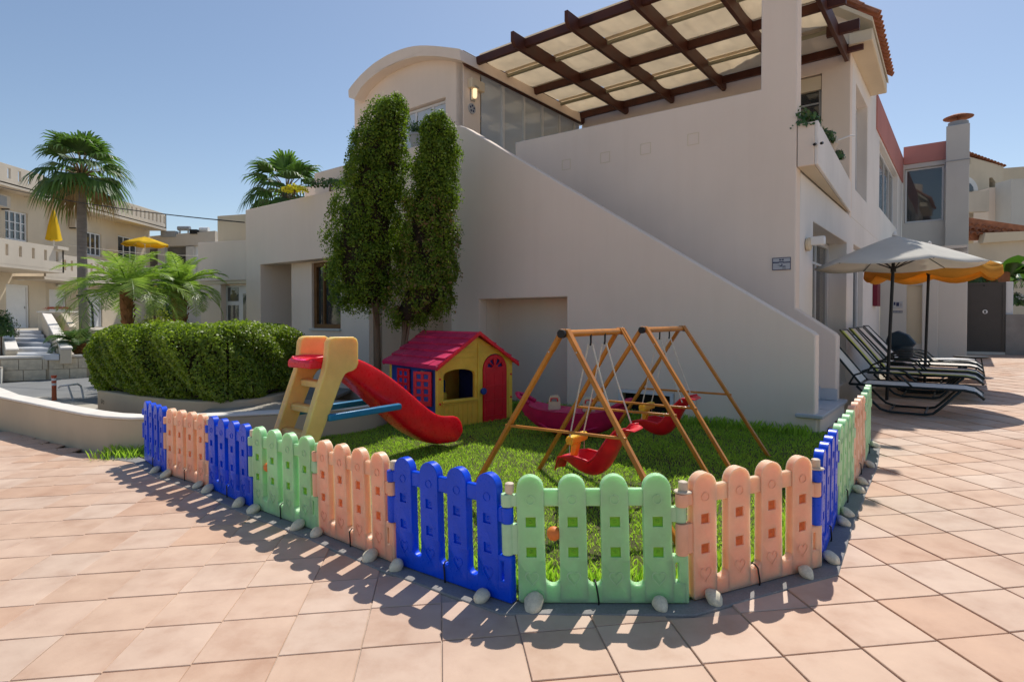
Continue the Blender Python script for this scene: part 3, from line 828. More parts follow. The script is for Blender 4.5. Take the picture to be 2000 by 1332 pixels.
# glazed side of the upper room under the pergola
gw = []
for x in (939, 981, 1022, 1058, 1091, 1120, 1132): gw.append(SD(x, 250, -7.68)[0])
for k in range(1, 6):
    wdt = .07 if k == 1 else .045
    boxp('glazing_post', -7.72, -7.64, gw[k] - wdt / 2, gw[k] + wdt / 2, 3.5, 6.26, M['whiteal'])
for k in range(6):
    boxp('glass_pane', -7.69, -7.68, gw[k] + .02, gw[k + 1] - .02, 3.9, 6.24, M['skypaint_glass'])
boxp('glazing_base', -7.74, -7.64, 8.8, 12.6, 3.5, 3.95, M['wall'])
boxp('glazing_head', -7.73, -7.65, 8.8, 12.6, 6.22, 6.29, M['whiteal'])
# curved vault ribs of the room seen through the glass
for k, (hh, vv_) in enumerate(((6.15, 9.6), (6.0, 10.6), (5.7, 11.6))):
    MB().tube([(-10.8 + 3.0 * t / 10, vv_, 4.6 + (hh - 4.6) * math.sin(math.pi * (.12 + .76 * t / 10))) for t in range(11)], .035, 6).build('vault_rib', M['whiteal'], B, smooth=True)
boxp('room_back', -10.8, -7.8, 12.3, 12.4, 3.5, 6.2, M['curtain'])
boxp('room_floor', -10.9, -7.74, 8.52, 12.4, 3.3, 3.5, M['paving'])

# rear wall of the terrace with its window
bl, bt = FR(1577, 150, 12.62); br, bb = FR(1604, 235, 12.62)
wallC('rear_wall', [(-7.66, 3.3), (UF, 3.3), (UF, 7.9), (-2.9, 8.6), (-4.2, 7.2), (-7.66, 7.2)][:3] + [(-3.1, 8.2), (-4.6, 6.95), (-7.66, 6.95)], [rect(-2.95, 4.25, br, bt)], 12.62, .22)
window(-2.94, br - .01, 4.26, bt - .01, 12.70, .05, .06, mat=M['grey'], hbars=(5.0, 5.6), back='darkin')
boxp('shutter_box', -2.94, br - .01, 12.64, 12.72, 5.84, 6.10, M['soffit'])

# right-hand facade
d0v = SD(1588, 470, UF)[0]; d1v = 12.38
w0v = SD(1667, 480, UF)[0]; w1v = SD(1686, 560, UF)[0]
wallD('facade_lower', rect(8.54, -.5, 17.6, 3.34), [rect(d0v, .2, d1v, 2.80), rect(w0v, .92, w1v, 2.86)], UF, .45, M['wall_skylit'])
wallD('facade_upper', rect(12.84, 3.342, 23.5, 6.75), [rect(13.3, 3.95, 15.0, 6.05), rect(17.2, 4.2, 22.0, 5.9)], UF, .3, M['wall_skylit'])
wallD('parapet_pink', rect(16.45, 5.95, 23.5, 6.78), [], UF + .03, .36, M['pinkw'])
window(13.32, 14.98, 3.97, 6.03, UF - .2, .06, .07, bars=(14.4,), axis='D', name='tall_window')
window(17.22, 21.98, 4.22, 5.88, UF - .12, .06, .07, bars=(18.4, 19.6, 20.8), axis='D', name='glazed_band')
window(d0v + .01, d1v - .01, .12, 2.78, UF - .30, .09, .08, bars=(d0v + .62, d0v + 1.9), hbars=(2.35,), axis='D', name='glass_door', back='roomin', bk=1.2, glass=M['glasslight'])
window(w0v + .01, w1v - .01, .94, 2.84, UF - .10, .10, .08, axis='D', name='narrow_window')
# balcony trough with plants
MB().slab([(UF + .01, 8.362), (-1.575, 8.362), (-1.775, 12.4), (UF + .01, 12.4)], [], (0, 0, 3.36), X_, Y_, (0, 0, .06)).build('balcony_floor', M['soffit'], B)
MB().slab([(-1.57, 8.30), (-1.53, 8.30), (-1.73, 12.4), (-1.77, 12.4)], [], (0, 0, 3.36), X_, Y_, (0, 0, .56)).build('balcony_front', M['wall_skylit'], B, bevel=.01)
boxp('balcony_end', UF + .01, -1.571, 8.302, 8.36, 3.362, 3.915, M['wall'], bev=.008)
# roof over the upper storey: cream box cornice and clay tiles
MB().slab([(UF + .002, 12.3), (-1.40, 12.3), (-1.47, 15.4), (UF + .002, 15.4)], [], (0, 0, 6.40), X_, Y_, (0, 0, .22)).build('box_cornice', M['soffit'], B, bevel=.02)
MB().add([(-1.38, 12.1, 6.64), (-1.45, 15.5, 6.64), (-3.1, 15.5, 8.0), (-3.1, 12.1, 8.0), (-1.38, 12.1, 6.72), (-1.45, 15.5, 6.72), (-3.1, 15.5, 8.08), (-3.1, 12.1, 8.08)],
         [(0, 1, 2, 3), (4, 5, 6, 7), (0, 1, 5, 4), (1, 2, 6, 5), (2, 3, 7, 6), (3, 0, 4, 7)]).build('roof', M['soffit'], B)
def roof_tile_mesh(L=.42, r=.085):
    mb = MB(); n = 6
    for k, (y, rr_) in enumerate(((0, r), (L, r * .82))):
        for i in range(n + 1):
            t = math.pi * i / n
            mb.v.append((rr_ * math.cos(t), y, rr_ * math.sin(t)))
        for i in range(n, -1, -1):
            t = math.pi * i / n
            mb.v.append(((rr_ - .014) * math.cos(t), y, (rr_ - .014) * math.sin(t)))
    m_ = 2 * (n + 1)
    for i in range(m_): mb.f.append((i, (i + 1) % m_, m_ + (i + 1) % m_, m_ + i))
    for i in range(n): mb.f += [(i, i + 1, 2 * n - i, 2 * n + 1 - i)[::-1], (m_ + i, m_ + i + 1, m_ + 2 * n - i, m_ + 2 * n + 1 - i)]
    return mb
rt = roof_tile_mesh()
first = None
for k in range(16):
    v_ = 12.15 + k * .212
    for s_ in range(3):
        u_ = -1.30 - .005 * k - s_ * .34; z_ = 6.74 + s_ * .28 + rnd.uniform(-.01, .01)
        if first is None: first = rt.build('roof_tile', M['tileroof'], B, smooth=50); o = first
        else: o = first.copy(); COL.objects.link(o); o.parent = B
        o.location = (u_, v_, z_); o.rotation_euler = (R(-2) + R(39), 0, R(90) + rnd.uniform(-.05, .05))
for s_ in range(7):     # tiles along the rake facing the camera
    o = first.copy(); COL.objects.link(o); o.parent = B; o.location = (-1.30 - s_ * .26, 12.14, 6.74 + s_ * .215); o.rotation_euler = (R(39), 0, R(90))

# return wall at the far end, chimney
rl = -1.783
cu0, cz = FR(1850, 270, 23.5); cu1, cz2 = FR(1893, 245, 23.5)
pz0 = FR(1800, 318, 23.5)[1]; pz1 = FR(1800, 283, 23.5)[1]
ww0, wz0 = FR(1767, 332, 23.5); ww1, wz1 = FR(1843, 430, 23.5)
wallC('return_wall', rect(rl, 2.5, cu0 + .01, pz0), [rect(ww0, wz1, ww1, FR(1800, 327, 23.5)[1])], 23.5, .3, M['greyw'])
wallC('parapet_pink', rect(rl + .03, pz0, cu0, pz1), [], 23.47, .3, M['pinkw'])
window(ww0 + .01, ww1 - .01, wz1 + .01, FR(1800, 327, 23.5)[1] - .01, 23.6, .05, .06, back='darkin', name='return_window')
ch = boxp('chimney', cu0 - .02, cu1 + .02, 23.2, 24.0, 2.5, cz2, M['greyw'], bev=.015)
MB().box(cu0 - .04, cu1 + .04, 23.18, 24.02, FR(1870, 313, 23.2)[1] - .02, FR(1870, 313, 23.2)[1] + .01).build('joint_band', M['grey'], ch)
cc = ((cu0 + cu1) / 2, 23.6, cz2)
MB().lathe([(.27, 0), (.27, .17), (.22, .17)], 16, cc).build('flue', M['grey'], ch, smooth=40)
MB().lathe([(.04, .17), (.04, .36), (.40, .31), (.405, .325), (.22, .40), (.02, .43)], 24, cc).build('chimney_cap', M['tileroof'], ch, smooth=40)

# ground floor wall closing the courtyard
cw = thing('courtyard_wall', 'shaded grey ground-floor block with tall beige panel at far end of loungers', 'building', (0, 0, 0), YB)
al, at_ = FR(1771, 558, 17.6); ar, ab = FR(1801, 672, 17.6)
cr = FR(1889, 600, 17.6)[0]
wallC('wall', rect(UF, .0, cr, 3.10), [rect(al, ab, ar, at_)], 17.6, .25, M['greyw'], parent=cw)
boxp('shutter_panel', al, ar, 17.68, 17.74, ab, at_, M['soffit'], cw)
boxp('pilaster', FR(1801, 600, 17.5)[0], FR(1832, 600, 17.5)[0], 17.48, 17.6, .1, 3.0, M['greyw'], cw, .01)
boxp('roof_slab', UF, cr, 17.6, 23.5, 3.0, 3.16, M['greyw'], cw)
wallD('side_wall', rect(17.85, 0, 23.5, 3.05), [], cr, .2, M['greyw'], parent=cw)

# pergola
pg = thing('pergola', 'dark wooden pergola with cream canvas panels over the roof terrace', 'pergola', (0, 0, 0), YB)
for k, v_ in enumerate((8.56, 10.46, 12.40)):
    boxp('beam', -7.55, -1.55, v_ - .04, v_ + .04, 6.31, 6.46, M['wood'], pg, .006)
for y_ in (9.50, 11.50): boxp('beam', -2.0, -1.50, y_ - .045, y_ + .045, 6.30, 6.48, M['wood'], pg, .006)
ru = [-7.60, -6.40, -5.27, -4.12, -2.98, -1.84]
for u_ in ru:
    MB().slab([(8.18, 6.30), (8.26, 6.21), (12.55, 6.21), (12.62, 6.28), (12.62, 6.47), (8.18, 6.47)], [], (u_ - .033, 0, 0), Y_, Z_, (.066, 0, 0)).build('rafter', M['wood'], pg, bevel=.006)
def cloth(u0, u1, v0, v1, z, sag, seed, mat, name='canvas_panel'):
    r_ = random.Random(seed); nu, nv = 22, 10; vs = []; fs = []
    ph = [r_.uniform(0, 6) for _ in range(4)]
    for a in range(nu + 1):
        for b in range(nv + 1):
            s, t = a / nu, b / nv
            w_ = .016 * math.sin(s * 17 + ph[0] + t * 1.5) + .010 * math.sin(s * 37 + ph[1]) + .008 * math.sin(s * 9 + t * 4 + ph[2])
            vs.append((u0 + (u1 - u0) * s, v0 + (v1 - v0) * t, z - sag * math.sin(math.pi * t) * (1 + .2 * math.sin(ph[3] + s * 5)) + w_ * math.sin(math.pi * min(1, t * 1.2)) ))
    for a in range(nu):
        for b in range(nv):
            i = a * (nv + 1) + b; fs.append((i, i + nv + 1, i + nv + 2, i + 1))
    ob = MB().add(vs, fs).build(name, mat, pg, smooth=True)
    sl = ob.modifiers.new('thickness', 'SOLIDIFY'); sl.thickness = .003
    return ob
vr = [8.76, 9.50, 10.46, 11.50, 12.38]
for i in range(5):
    for j in range(4):
        cloth(ru[i] + .012, ru[i + 1] - .012, vr[j] - .05, vr[j + 1] + .05, 6.49 if j % 2 else 6.515, .05 + (j == 3) * .03, i * 7 + j, M['canvas'])
    for j in (1, 3):
        boxp('canvas_rail', ru[i] + .05, ru[i + 1] - .05, vr[j] - .03, vr[j] + .03, 6.375, 6.435, M['hem'], pg, .01)
boxp('canvas_edge', -7.55, -1.60, 8.62, 8.70, 6.50, 6.545, M['canvas'], pg)
for i in range(6):     # little white cord clips
    for v_ in (9.5, 10.40, 11.5, 12.33):
        MB().box(ru[i] - .055, ru[i] - .042, v_ - .02, v_ + .02, 6.36, 6.40).build('cord_clip', M['white'], pg)
# ---------------------------------------------------------------- toy picket fence
def arc(cx, cy, r, a0, a1, n): return [(cx + r * math.cos(R(a0 + (a1 - a0) * k / n)), cy + r * math.sin(R(a0 + (a1 - a0) * k / n))) for k in range(n + 1)]
PXC = [.112, .310, .508, .706]; PW = .0645
def ycyl(mb, x, z, r, y0, y1, n=12):
    b = len(mb.v)
    for y in (y0, y1):
        for k in range(n):
            t = 2 * math.pi * k / n; mb.v.append((x + r * math.cos(t), y, z + r * math.sin(t)))
    for k in range(n): mb.f.append((b + k, b + (k + 1) % n, b + n + (k + 1) % n, b + n + k))
    mb.f.append(tuple(b + k for k in range(n))[::-1]); mb.f.append(tuple(b + n + k for k in range(n)))
def heart(cx, cz, s):
    pts = []
    for k in range(20):
        t = 2 * math.pi * k / 20
        x = 16 * math.sin(t) ** 3; y = 13 * math.cos(t) - 5 * math.cos(2 * t) - 2 * math.cos(3 * t) - math.cos(4 * t)
        pts.append((cx + x * s / 17, cz + y * s / 15 - .002))
    return pts[::-1]
def make_panel(key):
    mat = M[key]; solid = M[key + '_s']
    p = thing('fence_panel', 'x', 'toy fence')
    T = .024
    for x in PXC:
        out = [(x - PW, .012), (x + PW, .012), (x + PW, .20), (x + PW, .535)] + arc(x, .535, PW, 0, 180, 10)[1:-1] + [(x - PW, .535), (x - PW, .20)]
        ht = heart(x, .122, .036); rg = arc(x, .487, .0225, 0, 360, 16)[:-1]
        hs = [rect(x - .024, z - .024, x + .024, z + .024) for z in (.382, .240)]
        pk = MB().slab(out, hs, (0, -T, 0), X_, Z_, (0, 2 * T, 0)).build('picket', mat, p, bevel=.012, seg=3)
        me = pk.data; loops = [out] + hs; nv = sum(len(l) for l in loops); wts = {}
        k0 = 0
        for li, l in enumerate(loops):
            for i in range(len(l)):
                i2 = (i + 1) % len(l)
                if li == 0: w_ = 0 if min(l[i][1], l[i2][1]) < .15 else 1.0
                else: w_ = .22 if li < 3 else .16
                for o_ in (0, nv): wts[tuple(sorted((k0 + i + o_, k0 + i2 + o_)))] = w_
            k0 += len(l)
        at_ = me.attributes.new('bevel_weight_edge', 'FLOAT', 'EDGE')
        for e in me.edges:
            at_.data[e.index].value = wts.get(tuple(sorted(e.vertices)), 0.0)
        pk.modifiers[0].limit_method = 'WEIGHT'
        for z in (.382, .240):
            d = MB(); d.slab([(x - .0245, z - .0245), (x + .0245, z - .0245), (x + .0245, z + .0245), (x - .0245, z + .0245)], [], (0, -.013, 0), X_, Z_, (0, .026, 0))
            for s_ in (-1, 1):
                n0 = len(d.v); d.v += [(x - .010, s_ * .0128, z - .010), (x + .010, s_ * .0128, z - .010), (x + .010, s_ * .0128, z + .010), (x - .010, s_ * .0128, z + .010), (x, s_ * .021, z)]
                d.f += [(n0, n0 + 1, n0 + 4), (n0 + 1, n0 + 2, n0 + 4), (n0 + 2, n0 + 3, n0 + 4), (n0 + 3, n0, n0 + 4)]
            d.build('square_recess', M[key + '_t'] if key + '_t' in M else mat, pk)
        hi = [(x + (q - x) * .86, .122 + (z - .122) * .86) for q, z in ht]; ri_ = [(x + (q - x) * .84, .487 + (z - .487) * .84) for q, z in rg]
        MB().slab(ht, [hi], (0, -T - .003, 0), X_, Z_, (0, 2 * T + .006, 0)).build('heart_relief', solid, pk, bevel=.0008, seg=1)
        e = MB().slab(rg, [ri_], (0, -T - .003, 0), X_, Z_, (0, 2 * T + .006, 0)); e.build('ring_relief', solid, pk, bevel=.0008, seg=1)
    # base board with rounded slot ends, top rail in short pieces, side stiles
    base_ = [(.052, .0), (.832, .0), (.832, .10), (.775, .10)]
    for k in range(3, 0, -1):
        a, b = PXC[k] - PW + .002, PXC[k - 1] + PW - .002; c = (a + b) / 2; r_ = (a - b) / 2
        base_ += [(PXC[k] - .03, .145), (a, .145)] + [(c + r_ * math.cos(R(t)), .118 + r_ * math.sin(R(t)) * .95) for t in range(0, -181, -20)] + [(b, .145), (PXC[k - 1] + .03, .145)]
    base_ += [(.052, .145)]
    MB().slab(base_, [], (0, -T + .0005, 0), X_, Z_, (0, 2 * T - .001, 0)).build('base_board', mat, p, bevel=.009, seg=3)
    for k in range(3):
        MB().box(PXC[k] + PW - .02, PXC[k + 1] - PW + .02, -.017, .017, .453, .534).build('top_rail', mat, p, bevel=.008)
    # hinge knuckles
    def knuckle(x, z0, z1, arm):
        k = MB().lathe([(.027, z0), (.029, z0 + .006), (.029, z1 - .006), (.027, z1)], 14, (x, 0, 0))
        k.box(min(x, arm), max(x, arm), -.016, .016, z0 + .004, z1 - .004)
        return k.build('hinge_knuckle', solid, p, smooth=40)
    knuckle(0, .452, .512, .07); knuckle(0, .225, .372, .07)
    knuckle(.815, .375, .449, .74)
    MB().slab([(.75, .0), (.844, .0), (.844, .222), (.75, .222)], [[(.784, .05), (.800, .05), (.800, .19), (.784, .19)]], (0, -.022, 0), X_, Z_, (0, .044, 0)).build('hinge_block', mat, p, bevel=.007)
    MB().box(.052, .075, -.02, .02, .0, .222).build('hinge_block', mat, p, bevel=.006)
    # black cable tie looped round the base in the middle slot
    xm = (PXC[1] + PXC[2]) / 2
    MB().tube([(xm - .002, .03, .02), (xm - .003, .031, .08), (xm, .012, .098), (xm + .001, -.012, .099), (xm + .004, -.030, .085), (xm + .010, -.031, .05), (xm + .014, -.033, .012), (xm + .012, -.03, -.004)], .0042, 6).build('cable_tie', M['black'], p, smooth=True)
    return p
proto = {}
PANELS = [('blue', 'blue picket panel at the far left end of the toy fence'),
          ('coral', 'leftmost coral pink picket panel, between two blue panels'),
          ('blue', 'blue picket panel in front of the low garden wall, beside a green one'),
          ('mint', 'mint green picket panel in front of the slide ladder'),
          ('coral', 'coral pink picket panel in front of the slide, left of the largest blue one'),
          ('blue', 'largest blue picket panel at the front of the toy fence'),
          ('mint', 'front mint green picket panel facing the camera, nearest of all'),
          ('coral', 'front coral pink picket panel at the right fence corner'),
          ('blue', 'blue picket panel seen edge-on, first of the right-hand run'),
          ('mint', 'mint green picket panel edge-on, between blue and coral on the right'),
          ('coral', 'coral pink picket panel edge-on in the right-hand run'),
          ('mint', 'mint green picket panel at the far right end, nearest the loungers')]
GRP = 'picket panels of the toy fence'
panels = []
for k, (c, lab) in enumerate(PANELS):
    a, b = J[k], J[k + 1]
    if c not in proto: p = make_panel(c); proto[c] = p
    else: p = copy_tree(proto[c])
    L = math.dist(a, b); za, zb = gz(*a) + .008, gz(*b) + .008
    p.location = (a[0], a[1], za); p.rotation_euler = (R(rnd.uniform(-1.2, 1.2)), -math.asin((zb - za) / L), math.atan2(b[1] - a[1], b[0] - a[0]))
    p.scale = (L / .815, 1, 1); tag(p, lab, 'fence panel', GRP); panels.append(p)
pin_lab = {2: 'pale hinge pin between left coral and blue panels', 3: 'pale hinge pin at the joint of blue and mint panels on the left', 4: 'small hinge pin between mint and coral panels left of the slide',
           5: 'pale hinge pin at left edge of the largest blue panel', 6: 'pale pink hinge pin between largest blue and front green panel', 7: 'pale hinge pin with collar between front green and front coral panel',
           8: 'pale hinge pin with collar at the right corner of the fence', 9: 'white hinge pin between blue and mint panels of right run', 10: 'pale hinge pin between mint and coral panels of right run', 11: 'pale hinge pin before the last mint panel on the right'}
pp = None
for k, lab in pin_lab.items():
    x, y = J[k]
    mb = MB().lathe([(.015, 0), (.015, .515), (.020, .518), (.0225, .525), (.0215, .562), (.016, .566)], 14)
    if k in (7, 8): mb.lathe([(.040, .513), (.043, .516), (.040, .521), (.03, .522)], 14)
    o = mb.build('hinge_pin', M['mint'] if k == 4 else M['pale'], smooth=40); o.location = (x, y, gz(x, y) + .008); tag(o, lab, 'hinge pin', 'hinge pins of the toy fence')

# stones that weigh the panels down
def stone_mesh(seed):
    r_ = random.Random(seed); import bmesh
    bm = bmesh.new(); bmesh.ops.create_icosphere(bm, subdivisions=3, radius=1)
    ph = [r_.uniform(0, 6) for _ in range(6)]
    for v in bm.verts:
        c = v.co; k = 1 + .08 * math.sin(c.x * 2.3 + ph[0]) + .07 * math.sin(c.y * 3.1 + ph[1]) + .05 * math.sin(c.z * 4 + c.x * 3 + ph[2]) + .02 * math.sin(c.x * 9 + c.y * 7 + ph[3])
        t = .72 + .28 * (c.y * .5 + .5)            # narrower towards the outer tip
        v.co = Vector((c.x * .049 * t * k, c.y * .043 * k, (c.z * .029 + .010 * c.y) * k))
    me = bpy.data.meshes.new('river_stone'); bm.to_mesh(me); bm.free(); me.materials.append(M['stone']); me.shade_smooth(); return me
smesh = [stone_mesh(s) for s in range(5)]
SP = [(308, 922, 'pale stone at right foot of the leftmost blue panel'), (325, 932, 'stone at left foot of the leftmost coral panel'), (386, 953, 'stone at right foot of the leftmost coral panel'),
      (411, 960, 'stone at left foot of the second blue panel'), (470, 988, 'brownish stone at right foot of the second blue panel'), (499, 1000, 'stone at left foot of the mint panel by the slide'),
      (588, 1031, 'stone at right foot of the mint panel by the slide'), (622, 1046, 'stone at left foot of the coral panel by the slide'), (724, 1093, 'rounded stone at right foot of the coral panel by the slide'),
      (777, 1112, 'stone at left foot of the largest blue panel'), (947, 1170, 'stone at right foot of the largest blue panel'), (1041, 1186, 'blunt stone under left side of front green panel'),
      (1288, 1188, 'stone under right side of front green panel'), (1384, 1172, 'stone at left foot of front coral panel'), (1564, 1123, 'white stone at right foot of front coral panel'),
      (1608, 1096, 'stone at near foot of the edge-on blue panel'), (1639, 1026, 'stone at far foot of the edge-on blue panel'), (1647, 1008, 'stone at near foot of the right-hand mint panel'),
      (1672, 962, 'stone at far foot of the right-hand mint panel'), (1680, 946, 'stone at near foot of the right-hand coral panel'), (1698, 913, 'stone at far foot of the right-hand coral panel'),
      (1705, 874, 'small stone at foot of the last mint panel')]
for i, (x, y, lab) in enumerate(SP):
    P = G(x, y); best = min(range(12), key=lambda k: abs((J[k][0] + J[k + 1][0]) / 2 - P[0]) + abs((J[k][1] + J[k + 1][1]) / 2 - P[1]))
    a, b = J[best], J[best + 1]; L = math.dist(a, b); dx, dy = (b[0] - a[0]) / L, (b[1] - a[1]) / L
    t = max(.06, min(L - .06, (P[0] - a[0]) * dx + (P[1] - a[1]) * dy)); nx, ny = dy, -dx
    q = (a[0] + dx * t + nx * .066, a[1] + dy * t + ny * .066)
    o = bpy.data.objects.new('river_stone', smesh[i % 5]); COL.objects.link(o)
    s_ = rnd.uniform(.86, 1.1); o.scale = (s_, s_, s_ * rnd.uniform(.9, 1.15))
    o.location = (q[0], q[1], gz(*q) + .026); o.rotation_euler = (R(rnd.uniform(4, 16)), R(rnd.uniform(-10, 10)), math.atan2(dy, dx) + R(rnd.uniform(-14, 14)))
    tag(o, lab, 'stone', 'stones at the foot of the toy fence')
# play balls wedged in two slots
def ball(k, slot, z, lab):
    a, b = J[k], J[k + 1]; t = (PXC[slot] + PXC[slot + 1]) / 2 / .815
    x, y = a[0] + (b[0] - a[0]) * t, a[1] + (b[1] - a[1]) * t
    o = MB().lathe([(.0335 * math.sin(R(180 * i / 14)) + .0002, -.0335 * math.cos(R(180 * i / 14))) for i in range(15)], 20).build('play_ball', M['ball'], smooth=True)
    o.location = (x, y, gz(x, y) + z + .008); tag(o, lab, 'ball', 'play balls stuck in the fence')
ball(6, 0, .322, 'orange play ball stuck in a slot of the front green panel')
ball(3, 0, .32, 'orange play ball stuck in the green panel by the slide')

# ---------------------------------------------------------------- slide
A50 = R(50); sdir = np.array([math.cos(A50), math.sin(A50)])
sl = thing('slide', 'toddler slide with red chute and sun-bleached yellow ladder', 'slide', (-1.82, 4.77, gz(-1.82, 4.77)), A50)
WN = .215
prof = [(-.185, 0), (-.065, 0), (.11, .38), (.335, .885), (.36, .92), (.39, .935), (.44, .945), (.475, .965), (.49, 1.0), (.49, 1.18), (.478, 1.213), (.445, 1.232), (.255, 1.235), (.22, 1.222), (.20, 1.19), (.185, 1.04), (.165, .95), (.10, .78), (-.03, .41)]
for s_ in (-1, 1):
    y0 = s_ * WN - .035
    MB().slab(prof, [], (0, y0, 0), X_, Z_, (0, .07, 0)).build('ladder_side', M['sand'], sl, bevel=.022, seg=3)
for z, x in ((.225, -.04), (.435, .06), (.635, .145), (.835, .235)):
    MB().slab([(x - .035, z - .03), (x + .055, z - .03), (x + .065, z - .02), (x + .045, z + .022), (x + .03, z + .03), (x - .02, z + .03), (x - .04, z + .02)], [], (0, -WN + .03, 0), X_, Z_, (0, 2 * WN - .06, 0)).build('rung', M['sand'], sl, bevel=.008)
top = [(.085, 1.065), (.14, 1.075), (.22, 1.08), (.34, 1.075), (.50, 1.06), (.74, .95), (.98, .79), (1.16, .65), (1.29, .545), (1.42, .455), (1.52, .415), (1.60, .405), (1.70, .400), (1.77, .36), (1.81, .28), (1.825, .18)]
bot = [(.09, 1.03), (.14, .99), (.20, .96), (.32, .955), (.42, .90), (.63, .755), (.88, .53), (1.02, .41), (1.15, .305), (1.26, .235), (1.37, .175), (1.46, .13), (1.56, .105), (1.66, .10), (1.72, .10), (1.75, .10)]
flr = [(.085, 1.035), (.14, 1.02), (.22, 1.0), (.34, .985), (.46, .945), (.68, .79), (.93, .58), (1.08, .455), (1.20, .36), (1.31, .285), (1.42, .225), (1.50, .19), (1.59, .17), (1.68, .155), (1.74, .14), (1.77, .13)]
def chute():
    mb = MB(); n = len(top); W_ = .185; ro = .024
    rows = []
    for i in range(n):
        (xt, zt), (xb, zb), (xf, zf) = top[i], bot[i], flr[i]
        zf = min(zf, zt - .03)
        w = W_ + .01 * (i / n)
        # around the section: outer left bottom, outer left top, inner left top, floor left, floor mid, floor right, inner top right, outer top right, outer right bottom
        rows.append([(xb, w - .03, zb), (xb * .5 + xt * .5, w - .005, (zb + zt) / 2), (xt, w, zt - .012), (xt, w - .012, zt), (xt, w - ro, zt - .006), (xf * .6 + xt * .4, w - ro - .02, zf * .6 + zt * .4), (xf, w - .075, zf + .004), (xf, 0, zf),
                     (xf, -w + .075, zf + .004), (xf * .6 + xt * .4, -w + ro + .02, zf * .6 + zt * .4), (xt, -w + ro, zt - .006), (xt, -w + .012, zt), (xt, -w, zt - .012), (xb * .5 + xt * .5, -w + .005, (zb + zt) / 2), (xb, -w + .03, zb), (xb, 0, zb + .004)])
    m_ = len(rows[0])
    for r_ in rows: mb.v += r_
    for i in range(n - 1):
        for k in range(m_):
            mb.f.append((i * m_ + k, (i + 1) * m_ + k, (i + 1) * m_ + (k + 1) % m_, i * m_ + (k + 1) % m_))
    mb.f.append(tuple(range(m_))[::-1][::-1]); mb.f.append(tuple((n - 1) * m_ + k for k in range(m_))[::-1])
    return mb
import bmesh
co_ = chute().build('chute', M['red'], sl)
bm = bmesh.new(); bm.from_mesh(co_.data); bmesh.ops.recalc_face_normals(bm, faces=bm.faces); bm.to_mesh(co_.data); bm.free()
sb = co_.modifiers.new('subd', 'SUBSURF'); sb.levels = 2; sb.render_levels = 2; co_.data.shade_smooth()
MB().slab([(.075, .975), (.20, .975), (.20, 1.06), (.115, 1.06), (.075, 1.03)], [], (0, -.178, 0), X_, Z_, (0, .356, 0)).build('platform_lip', M['red'], sl, bevel=.014, seg=3)
for s_ in (-1, 1):
    MB().slab([(.19, .545), (.93, .555), (.945, .57), (.945, .60), (.93, .612), (.19, .602)], [], (0, s_ * WN - .028 + (-.03 if s_ < 0 else .03), 0), X_, Z_, (0, .056, 0)).build('brace_bar', M['teal'], sl, bevel=.016, seg=3)

# ---------------------------------------------------------------- playhouse
HA = R(39)
ph = thing('playhouse', 'plastic playhouse with pink roof, yellow front, blue side and red door', 'playhouse', (-.889, 6.954, gz(-.889, 6.954)), HA)
Wd, Dp, EH, RH = 1.14, 1.22, .80, 1.13
mid = Wd / 2
def arcpts(x0, x1, z0, zs, rise, n=8):
    c = (x0 + x1) / 2; w = (x1 - x0) / 2
    return [(x0, z0), (x1, z0), (x1, zs)] + [(c + w * math.cos(math.pi * k / n), zs + rise * math.sin(math.pi * k / n)) for k in range(1, n)] + [(x0, zs)]
dx0, dx1 = .665, 1.055
door_o = arcpts(dx0, dx1, .02, .70, .195, 10)
front = MB().slab([(0, 0), (Wd, 0), (Wd, EH + .02), (mid, RH), (0, EH + .02)], [arcpts(.085, .545, .36, .655, .07), door_o], (0, 0, 0), X_, Z_, (0, .05, 0)).build('front_wall', M['yellow'], ph, bevel=.005)
MB().slab([(0, 0), (Wd, 0), (Wd, EH + .02), (mid, RH), (0, EH + .02)], [arcpts(.35, .80, .40, .66, .07)], (0, Dp - .05, 0), X_, Z_, (0, .05, 0)).build('rear_wall', M['yellow'], ph, bevel=.005)
MB().box(.583, .612, -.016, 0, .0, 1.04).build('front_post', M['yellow'], front, bevel=.004)
for z in (.86, .925, .985):
    hw = (RH - z) / (RH - EH) * mid
    MB().box(mid - hw + .03, .58, -.008, .0, z, z + .012).build('weatherboard_rib', M['yellow'], front)
    if z > .9: MB().box(.615, mid + hw - .03, -.008, .0, z, z + .012).build('weatherboard_rib', M['yellow'], front)
for k in range(7): MB().box(.09 + k * .068, .095 + k * .068, -.006, 0, .05, .30).build('plank_rib', M['yellow'], front)
MB().box(.06, .575, -.022, 0, .325, .355).build('window_sill', M['yellow'], front, bevel=.004)
MB().box(.06, .575, -.012, 0, .30, .315).build('scallop_strip', M['yellow'], front)
dr = MB().slab(arcpts(dx0 + .008, dx1 - .008, .028, .698, .187, 12), [[( .86 + .13 * math.cos(R(a)) * k, .715 + .12 * math.sin(R(a)) * k) for a, k in [(a0, .35), (a0, 1.0), (a0 + 28, 1.0), (a0 + 28, .35)]] for a0 in (8, 48, 104, 144)], (0, -.012, 0), X_, Z_, (0, .03, 0)).build('door', M['redseat'], ph, bevel=.004)
for z in (.10, .30, .48): MB().box(dx0 + .03, dx1 - .03, -.018, -.01, z, z + .012).build('door_rib', M['redseat'], dr)
for k in range(3): MB().box(dx0 + .05 + k * .13, dx0 + .054 + k * .13, -.015, -.011, .11, .66).build('door_rib', M['redseat'], dr)
MB().box(dx0 + .02, dx1 - .02, .03, .04, .60, .90).build('door_light_backing', M['houseblue'], dr)
kb_ = MB(); ycyl(kb_, dx0 - .005, .43, .042, -.045, -.012, 18); kb_.build('door_knob', M['houseblue'], dr, bevel=.006)
